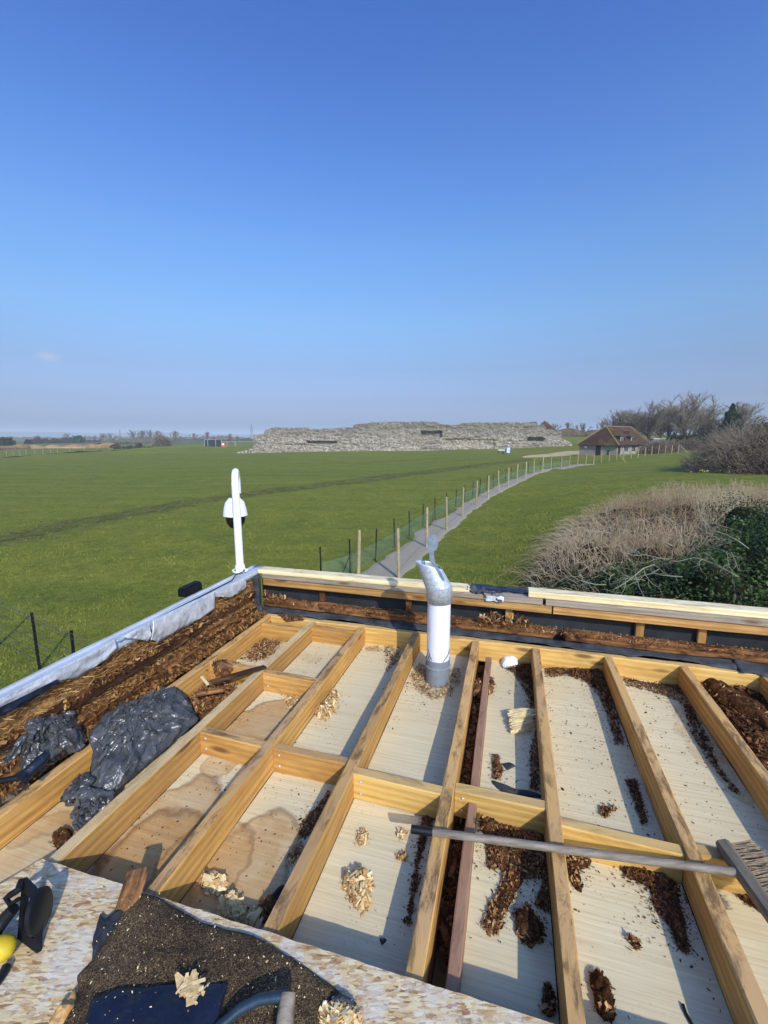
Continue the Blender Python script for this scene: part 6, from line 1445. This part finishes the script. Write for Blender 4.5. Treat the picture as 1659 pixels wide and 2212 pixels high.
# ------------------------------------------------------------------ the boarded hut
def hut():
    zc = 66.; nc = D(1331, 988, zc); nc = np.array([nc[0], nc[1], .82]); ez = D(1331, 960.5, zc)[2]
    def dirs(a): return np.array([math.sin(a), math.cos(a), 0])
    aL = R(49); dl = dirs(aL); dw = np.array([-dl[1], dl[0], 0])     # along the length / across to the left
    Wd = 5.6; Ln = 12.5; h = ez-nc[2]
    t = thing('boarded_hut', nc, 'long weatherboarded hut with a brown tiled hipped roof and two dormers', 'hut')
    rot = math.atan2(dl[1], dl[0])
    def pt(a, b, z): return nc+dl*a+dw*b+np.array([0, 0, z])
    md = M('weatherboard', .9); c = md.noise(md.coord((1, 1, 14), False), .9, 4, .7, .2); lp_ = md.noise(md.coord((.7, .7, 5), False), 1, 3, .6)
    md.col(md.mix(md.rng(lp_, .35, .65), md.ramp(c, [(.3, '#6e675c'), (.6, '#a39a8a'), (.8, '#bdb5a6')]), '#8f8676')); mdm = md.m
    def boards(p0, dirv, L, h, nrm, skip=()):
        b = MB(); nb = int(h/.2)
        for k in range(nb):
            z0 = k*h/nb; z1_ = (k+1)*h/nb+.01
            for (a0, a1) in [(0, L)]:
                A = p0+dirv*a0+np.array([0, 0, z0]); B = p0+dirv*a1+np.array([0, 0, z0])
                q = [A+nrm*.05, B+nrm*.05, B+nrm*.012+np.array([0, 0, h/nb]), A+nrm*.012+np.array([0, 0, h/nb]), A, B, B+np.array([0, 0, h/nb]), A+np.array([0, 0, h/nb])]
                b.add(q, [(0, 1, 2, 3), (4, 7, 6, 5), (0, 4, 5, 1), (3, 2, 6, 7), (0, 3, 7, 4), (1, 5, 6, 2)])
        o = link('weatherboards', b.me('weatherboards', mdm), t); o['kind'] = 'stuff'
    nF = -dl; nS = -dw
    boards(nc, dw, Wd, h, nF); boards(nc, dl, Ln, h, nS); boards(nc+dw*Wd, dl, Ln, h, dw); boards(nc+dl*Ln, dw, Wd, h, dl)
    def bx(n, a0, a1, b0, b1, z0, z1_, mat, par=t):
        v, f = boxm(0, a1-a0, 0, b1-b0, z0, z1_); vv = [pt(a0+p[0], b0+p[1], p[2]) for p in v]; return link(n, mesh(n, vv, f, mat), par)
    bx('wall', .0, Ln, .0, Wd, -.5, h, MDARKB)
    # hipped roof with an overhang
    mr = M('brown_roof_tiles', .9); n1 = mr.noise(mr.coord((1, 1, 1), False), 1.2, 5, .7, .2, .3, .7); n2 = mr.noise(mr.coord((6, 6, 9), False), 2, 3, .6)
    cc = mr.mix(n1, '#3f2c22', '#553c2c'); cc = mr.mix(mr.mul(mr.noise(mr.coord((1, 1, 1), False), .5, 5, .7, 0, .45, .7), .7), cc, '#6e5f3a'); mr.col(mr.mix(mr.mul(n2, .45), cc, '#33241c')); mr.bump(n2, .6, .05)
    mrm = mr.m
    e = .45; rh = D(1350, 921, 70)[2]-ez; ztop = h+rh
    rv = [pt(-e, -e, h-.12), pt(-e, Wd+e, h-.12), pt(Ln+e, Wd+e, h-.12), pt(Ln+e, -e, h-.12), pt(Wd*.40, Wd/2, ztop), pt(Ln-.3, Wd/2, ztop)]
    rf = [(0, 4, 1)[::-1], (1, 4, 5, 2)[::-1], (2, 5, 3)[::-1], (3, 5, 4, 0)[::-1], (0, 1, 2, 3)]
    ro = link('roof', mesh('roof', rv, rf, mrm), t)
    # tile courses: thin ledges on the front hip and the long slope
    b = MB(); 
    for k in range(1, 15):
        s = k/15
        for (A0, A1, B0, B1) in ((0, 4, 1, 4), (0, 4, 3, 5)):
            a = rv[A0]+(rv[A1]-rv[A0])*s; c_ = rv[B0]+(rv[B1]-rv[B0])*s; dd = (c_-a); Ld = np.linalg.norm(dd)
            b.tube([a, c_], .022, 4)
    link('tile_courses', b.me('tile_courses', mrm), ro)['kind'] = 'stuff'
    b = MB(); b.tube([rv[0], rv[4], rv[5]], .09, 6); b.tube([rv[1], rv[4]], .08, 6); b.tube([rv[3], rv[5]], .07, 6)
    link('ridge_tiles', b.me('ridge_tiles', simple('mossy_ridge', '#7a6a40', '#958352', 3)), ro)
    mwf = simple('window_white', '#d8d8d4', '#e8e8e6', 5, .6); mgl = M('window_glass', .08, 0, .8); mgl.col('#23292e'); mgl = mgl.m
    def window(n, a0, a1, z0, z1_, b0, par, panes=3, fr=mwf):
        o = bx(n, a0, a1, b0-.06, b0, z0, z1_, fr, par)
        wdt = (a1-a0)/panes
        for k in range(panes):
            bx('pane', a0+k*wdt+.06, a0+(k+1)*wdt-.06, b0-.09, b0-.055, z0+.08, z1_-.08, mgl, o)
        return o
    # dormers on the long slope
    for a in (2.6, 6.6):
        dh = h+.30; fb = .35; w2 = 1.05
        dm = link('dormer', mesh('dormer', [pt(a-w2, fb, dh-.25), pt(a+w2, fb, dh-.25), pt(a+w2, fb, dh+1.0), pt(a-w2, fb, dh+1.0), pt(a-w2, fb+1.9, dh-.25), pt(a+w2, fb+1.9, dh-.25), pt(a+w2, fb+1.9, dh+1.0), pt(a-w2, fb+1.9, dh+1.0)],
              [(0, 1, 2, 3), (0, 3, 7, 4), (1, 5, 6, 2), (3, 2, 6, 7), (4, 7, 6, 5), (0, 4, 5, 1)], mrm), t)
        link('dormer_roof', mesh('dormer_roof', [pt(a-w2-.25, fb-.25, dh+.90), pt(a+w2+.25, fb-.25, dh+.90), pt(a, fb+.55, dh+1.75), pt(a, fb+2.6, dh+1.9), pt(a-w2-.25, fb+2.4, dh+1.05), pt(a+w2+.25, fb+2.4, dh+1.05)], [(0, 1, 2), (1, 5, 3, 2), (0, 2, 3, 4), (0, 4, 5, 1), (3, 5, 4)], mrm), dm)
        window('window', a-.7, a+.7, dh-.05, dh+.85, fb-.005, dm, 3)
    window('window', 2.2, 3.7, 1.15, h-.18, -.055, t, 3); window('window', 5.0, 6.6, 1.1, h-.18, -.055, t, 3); window('window', 10.4, 11.6, 1.1, h-.18, -.055, t, 2)
    # doors in the short front wall
    def fdoor(b0, b1, z1_, mat, n='door'):
        v, f = boxm(-.11, -.055, b0, b1, 0, z1_); return link(n, mesh(n, [pt(*p) for p in v], f, mat), t)
    fdoor(2.3, 3.0, h-.12, MBLK); fdoor(1.9, 2.28, h-.12, mdm); fdoor(.9, 1.25, 1.5, MBLK, 'dark_panel')
    bx('door', .3, 1.0, -.11, -.055, 0, h-.3, MBLK)
    b = MB().tube([pt(8.6, -.12, 0), pt(8.6, -.12, h-.1)], .06, 8); link('downpipe', b.me('downpipe', MBLKM), t)
    b = MB().tube([pt(-e, -e-.03, h-.14), pt(Ln+e, -e-.03, h-.14)], .05, 8); link('gutter', b.me('gutter', MBLKM), t)
    for a in (8.2, 9.9):
        bx('flood_lamp', a, a+.2, -.25, -.06, h-.5, h-.3, mwf)
    bx('notice', -.1, -.06, Wd-1.2, Wd-.8, h-.55, h-.3, mwf)
    # lower wing behind
    t2 = thing('hut_wing', pt(Ln+1, 1, 0), 'lower dark-roofed wing continuing behind the boarded hut', 'hut')
    v, f = boxm(0, 4.5, .6, 4.5, 0, h-.4); link('wall', mesh('wall', [pt(Ln+.1+p[0], p[1], p[2]) for p in v], f, mdm), t2)
    z0 = h-.45; rr = [pt(Ln+.1, .2, z0), pt(Ln+5, .2, z0), pt(Ln+5, 4.9, z0), pt(Ln+.1, 4.9, z0), pt(Ln+.1, 2.5, z0+1.3), pt(Ln+3.6, 2.5, z0+1.3)]
    link('roof', mesh('roof', rr, [(0, 1, 5, 4), (2, 3, 4, 5), (1, 2, 5), (0, 4, 3), (0, 3, 2, 1)], mrm), t2)
    window('window', Ln+1.2, Ln+2.2, .9, 1.6, .55, t2, 2)
    # grey shed
    s0 = D(*z1(885, 415), 76.); s0 = onG(s0[0], s0[1]); sh = thing('shed', s0, 'small grey shed with a flat pale roof right of the hut', 'shed')
    ztp = D(*z1(885, 390), 76.)[2]-s0[2]
    b = MB().box(0, 1.9, 0, 2.2, -.2, ztp-.08); link('wall', b.me('wall', simple('shed_wall', '#6f736a', '#85887c', 4, .8)), sh, s0)
    b = MB().box(-.12, 2.02, -.15, 2.3, ztp-.08, ztp+.06); link('roof', b.me('roof', simple('shed_roof', '#a8adb5', '#c4c8cf', 4, .6)), sh, s0)
    # timber pole lying by the hut and a weathered heap left of it
hut()
lg = G(*z1(1205, 438)); tag(link('white_tarp', MB().box(-.8, .8, -.2, .2, 0, .12).box(.3, .75, -.18, .18, .12, .3).me('white_tarp', MWPNT), None, lg, (0, 0, .3)), 'small white bench-like object in the grass before the trees', 'bench')
# information boards in front of the ruin
ib = G(1095, 981); zci = np.dot(ib-np.array([0, 0, ZC]), [0, math.cos(PITCH), -math.sin(PITCH)])
bd = thing('sign_board', ib, 'dark framed information board with a pale panel on the grass before the ruin', 'sign')
o = link('frame', MB().box(-.45, .45, -.05, .05, .15, 1.45).me('frame', MBLKM), bd, ib+np.array([.25, 0, 0]), (R(-8), R(3), 0))
MPAN = simple('sign_panel', '#7f9cc4', '#c9d6e6', 3.0, .6); o = link('panel', MB().box(-.36, .36, -.07, -.052, .22, 1.38).me('panel', MPAN), bd, ib+np.array([.25, 0, 0]), (R(-8), R(3), 0))
b2 = thing('lectern_sign', ib+np.array([-1.5, 0, 0]), 'low lectern sign on dark posts left of the information board', 'sign')
for dx in (-.55, .3, .62): link('leg', MB().box(-.05, .05, -.05, .05, -.1, .85).me('leg', MBLKM), b2, ib+np.array([-1.3+dx, 0, 0]))
link('panel', MB().box(-.65, .75, -.3, .3, .85, .91).me('panel', simple('lectern_panel', '#c9d2cf', '#e2e8e6', 5)), b2, ib+np.array([-1.3, 0, 0]), (R(14), 0, 0))

# ------------------------------------------------------------------ far left: hedges, mound, trees, pylon, site hoarding
def far_pt2(px, py, H=None):
    return G(px, py)
MHED = simple('hedge_far', '#2f3a1d', '#4c5530', .5, .95, spec=.05); MHEDB = simple('hedge_brown', '#453c2a', '#665a42', .5, .95, spec=.05); MSOIL = simple('spoil_earth', '#8b6844', '#b59068', .35, .95, bump=.6, bd=.3)
def far_row(name, pts, hgt, mat, label, cat, seed, width=3.):
    A = [G(*p) for p in pts]; n = 120; d = np.r_[0, np.cumsum([np.linalg.norm(b-a) for a, b in zip(A, A[1:])])]; s = np.linspace(0, d[-1], n)
    B = np.stack([np.interp(s, d, [a[c] for a in A]) for c in range(3)], -1); v = []; K = 7
    for i in range(n):
        hh = hgt*(.6+.7*abs(float(fbm(np.array([[s[i]*.09, seed, 0]]), 1, 3, seed)[0]))+.25*float(vnoise(np.array([[s[i]*.5, seed, 0]]))[0]))
        for k in range(K):
            a = math.pi*k/(K-1); v.append(B[i]+np.array([0, -math.cos(a)*width/2, math.sin(a)*hh-.2]))
    f = [(i*K+k, (i+1)*K+k, (i+1)*K+k+1, i*K+k+1) for i in range(n-1) for k in range(K-1)]
    o = link(name, mesh(name, v, f, mat, False)); tag(o, label, cat); return o
far_row('spoil_mound', [(-20, 972), (60, 969), (120, 968), (200, 968), (250, 967)], 1.7, MSOIL, 'long low orange-brown mound of earth at the far left', 'mound', 3, 9)
far_row('hedge', [(-20, 990), (60, 985.5), (130, 979.5), (250, 973), (330, 966)], .45, MHED, 'low dark hedge line along the left edge of the field', 'hedge', 5, 1.2)
far_row('hedge', [(190, 961), (300, 957.5), (420, 955.5), (470, 955)], 1.0, MHED, 'far dark green hedge beyond the earth mound', 'hedge', 7)
far_row('hedge', [(60, 959), (140, 957), (220, 955), (330, 954), (440, 952)], 3.2, MHEDB, 'hazy brown hedge under the distant trees', 'hedge', 9, 6)
far_row('hedge', [(250, 970.5), (280, 969), (310, 967)], 1.6, MHEDB, 'short brown hedge left of the lone round bush', 'hedge', 11)
far_row('hedge', [(455, 953), (500, 953), (545, 953)], 2.2, MHED, 'dark hedge behind the hoarding left of the ruin', 'hedge', 13)
far_row('hedge', [(0, 950), (150, 949.5), (300, 949), (540, 949)], 5, MHEDB, 'long faint belt of scrub on the horizon at the left', 'hedge', 15, 10)
far_row('hedge', [(600, 947.6), (900, 947.6), (1250, 947.6)], 6, MHED, 'faint belt of scrub far behind the ruin', 'hedge', 17, 20)
# boundary fence at the left edge of the field: pale posts
ff = thing('boundary_fence', G(60, 985), 'faint row of pale posts along the far left edge of the field', 'fence')
pmn = MB().box(-.05, .05, -.05, .05, 0, 1.3).me('post', simple('pale_post', '#7d7a66', '#939078', 3))
for k in range(26):
    t = k/25; q = np.array([np.interp(t, np.linspace(0, 1, len(LEFTEDGE)-1), LEFTEDGE[1:, 0]), np.interp(t, np.linspace(0, 1, len(LEFTEDGE)-1), LEFTEDGE[1:, 1])]); link('post', pmn, ff, onG(q[0]-.5, q[1]+.6))
def z4(x, y): return (x/2.074/1.507, (1350+y/2.074)/1.507)
for k, (x, top, zc, key, wx, lab) in enumerate([(455, 122, 430, 'far', 1.5, 'distant rounded bare tree at the far left'), (640, 140, 430, 'far2', 1.3, 'small faint bare tree left of the pylon'), (690, 122, 420, 'far', 1.4, 'left tree of the pair beside the pylon'), (750, 120, 430, 'far', 1.4, 'right tree of the pair beside the pylon'),
    (905, 100, 400, 'far', 1.4, 'leftmost tree of the big distant clump'), (960, 102, 405, 'far2', 1.5, 'second tree of the big distant clump'), (1010, 98, 410, 'far', 1.4, 'third tree of the big distant clump'), (1065, 104, 400, 'far2', 1.5, 'rightmost tree of the big distant clump'),
    (1182, 105, 370, 'far2', 1.3, 'tall single tree just right of the lone bush'), (1308, 120, 370, 'far', 1.2, 'second single bare tree right of the lone bush'), (1400, 112, 380, 'far2', 1.1, 'third single bare tree above the hoarding'), (1600, 140, 330, 'far', 1.2, 'pale bare tree near the left end of the ruin'),
    (575, 135, 440, 'far2', .6, 'thin leaning distant tree between the clumps'), (300, 158, 420, 'far', 1.3, 'low distant tree above the earth mound'), (1440, 140, 380, 'far', 1.2, 'low faint tree behind the hoarding')]):
    px, py = z4(x, top); tree('distant_tree', px, zc, py, key, lab, None, wx)
px, _ = z4(1555, 0); tree('distant_tree', px, 260, z4(0, 122)[1], 'orange', 'brownish leafless tree just left of the ruin', None, .9)
q = G(*z4(1085, 214)); h_ = D(347, z4(0, 130)[1], 200)[2]-q[2]
zq = 205; q = onG(*D(z4(1085, 0)[0], 944, zq)[:2]); twig_bush('round_bush', q, (4.4, 3.5, 5.3), 3500, 'lone dark round bush on the far left edge of the field', 'bush', 120, MTW, .05, 1.2, core=.8)
q = onG(*D(z4(525, 0)[0], 944, 330)[:2]); leafy('dark_bush', q, [(0, 0, 1, 4.5, 3, 4.5), (-4, 0, .5, 3, 3, 3)], 700, .7, MEVG, 'dark evergreen bush left of the pylon', 'bush', 121)
q = onG(*D(z4(20, 0)[0], 944, 210)[:2]); leafy('dark_bush', q, [(0, 0, .5, 5, 3, 4)], 700, .5, MEVG, 'dark bush at the extreme left edge', 'bush', 122)
# behind the ruin on the right
for k, (x, top, zc, key, wx, lab) in enumerate([(305, 275, 210, 'far2', 1.1, 'open bare tree in the gap between the ruin and the hut'), (405, 280, 200, 'far', 1.3, 'pale-stemmed bare tree just left of the hut roof'), (215, 285, 260, 'far', 1.5, 'hazy bare tree behind the right end of the ruin'), (540, 265, 170, 'far2', 1.3, 'bare tree peeping over the left slope of the hut roof')]):
    px, py = z1(x, top); tree('distant_tree', px, zc, py, key, lab, None, wx)
px, py = z1(150, 268); tree('distant_tree', px, 210, py, 'orange', 'rust-coloured bare tree behind the right end of the ruin', None, 1.7)
far_row('hedge', [(1180, 941), (1230, 940.4), (1300, 940)], 2.6, MHEDB, 'brown hedge behind the meadow between ruin and hut', 'hedge', 21, 5)
# pylons
MPYL = simple('pylon_steel', '#6c7480', '#8a929e', 3, .7)
def pylon(px, top, zc, lab):
    q = onG(*D(px, 944, zc)[:2]); h = D(px, top, zc)[2]-q[2]; t = thing('pylon', q, lab, 'pylon'); b = MB(); w0 = h*.12
    lv = [0, .2, .4, .58, .74, .88, 1.0]; wd = lambda s: w0*(1-s)**1.2+h*.012
    for sx, sy in ((1, 1), (1, -1), (-1, -1), (-1, 1)): b.tube([(sx*wd(s), sy*wd(s), h*s) for s in lv], h*.010, 4)
    for s0, s1 in zip(lv, lv[1:]):
        for sy in (1, -1): b.tube([(-wd(s0), sy*wd(s0), h*s0), (wd(s1), sy*wd(s1), h*s1)], h*.006, 3); b.tube([(wd(s0), sy*wd(s0), h*s0), (-wd(s1), sy*wd(s1), h*s1)], h*.006, 3)
    link('lattice', b.me('lattice', MPYL), t, q)['kind'] = 'stuff'
    for s in (.68, .80, .92):
        c = MB().tube([(-h*.16, 0, h*s), (0, 0, h*s+h*.02), (h*.16, 0, h*s)], h*.008, 4); link('cross_arm', c.me('cross_arm', MPYL), t, q)
pylon(z4(812, 0)[0], z4(0, 100)[1], 620, 'lattice pylon between the distant tree clumps at the left')
pylon((550+1492/5.53)/1.507, (1380+5/5.53)/1.507, 700, 'lattice pylon just left of the ruin')
# hoarding, goal-like frames and an orange machine left of the ruin
def zh(x, y): return ((550+x/5.53)/1.507, (1380+y/5.53)/1.507)
hq = onG(*D(*zh(700, 355), 190)[:2])
hz = thing('dark_hoarding', hq, 'black screen panels on pale frames in the far field left of the ruin', 'hoarding')
a, c = D(*zh(640, 355), 190), D(*zh(945, 355), 190); a = onG(a[0], a[1]); c = onG(c[0], c[1]); hh = D(*zh(700, 285), 190)[2]-a[2]
for k in range(3):
    s0, s1 = a+(c-a)*k/3, a+(c-a)*(k+.96)/3; L0 = np.linalg.norm(s1-s0); link('panel', MB().box(0, L0, -.05, .05, .1, hh).me('panel', MBLK), hz, s0, (0, 0, math.atan2((c-a)[1], (c-a)[0])))
MPF = simple('pale_frame', '#8d9292', '#a4a9a9', 3)
for x in (640, 700, 842, 945): p = D(*zh(x, 355), 189.6); p = onG(p[0], p[1]); link('post', MB().box(-.09, .09, -.09, .09, 0, hh+.1).me('post', MPF), hz, p)
link('top_bar', MB().tube([a+np.array([0, -.1, hh]), c+np.array([0, -.1, hh])], .08, 6).me('top_bar', MPF), hz)
p = onG(*D(*zh(980, 355), 188)[:2]); ob = thing('orange_barrier_stack', p, 'orange and white stacked barriers beside the black hoarding', 'barriers')
MOR = simple('barrier_orange', '#a8573a', '#c07050', 3); link('barrier', MB().box(-.9, .9, -.4, .4, 0, 1.1).box(-.5, .7, -.3, .3, 1.1, 1.9).me('barrier', MOR), ob, p); link('white_panel', MB().box(-.45, .35, -.5, -.42, .7, 1.4).me('white_panel', MWPNT), ob, p)
p = onG(*D(*zh(1045, 345), 192)[:2]); p2 = onG(*D(*zh(1190, 345), 192)[:2]); gl = thing('pale_frame', p, 'pale goal-like frame between the orange barriers and the ruin', 'frame')
for q in (p, p2): link('post', MB().box(-.08, .08, -.08, .08, 0, 2.2).me('post', MPF), gl, q)
link('cross_bar', MB().tube([p+np.array([0, 0, 2.2]), p2+np.array([0, 0, 2.2])], .06, 6).me('cross_bar', MPF), gl)
# low hills on the horizon
def hills():
    n = 260; th = np.linspace(R(-75), R(75), n); v = []; f = []
    hgt = 14+16*np.clip(fbm(np.c_[th*4, th*0, th*0], 1, 4, 3)+.6, 0, 2)
    for i in range(n):
        for rr, k in ((2600, -.1), (2900, .7), (3300, 1.), (3900, -.1)): v.append((rr*math.sin(th[i]), rr*math.cos(th[i]), hgt[i]*k))
    f = [(i*4+k, (i+1)*4+k, (i+1)*4+k+1, i*4+k+1) for i in range(n-1) for k in range(3)]
    tag(link('hills', mesh('hills', v, f, simple('hill_fields', '#4d5c35', '#7c7a52', .004, .95), True)), kind='structure')
hills()
# ------------------------------------------------------------------ haze
HZ = M('haze_air'); HZ.t.nodes.clear(); o_ = HZ.n('OutputMaterial'); pv_ = HZ.n('VolumePrincipled')
pv_.inputs['Density'].default_value = .0005; pv_.inputs['Color'].default_value = (.80, .88, 1, 1); pv_.inputs['Anisotropy'].default_value = .0
HZ.l(pv_.outputs[0], o_.inputs['Volume'])
o = link('haze', MB().box(-7000, 7000, -7000, 7000, -12, 60).me('haze', HZ.m)); tag(o, kind='stuff'); o['label'] = 'thin bluish haze over the distant fields'
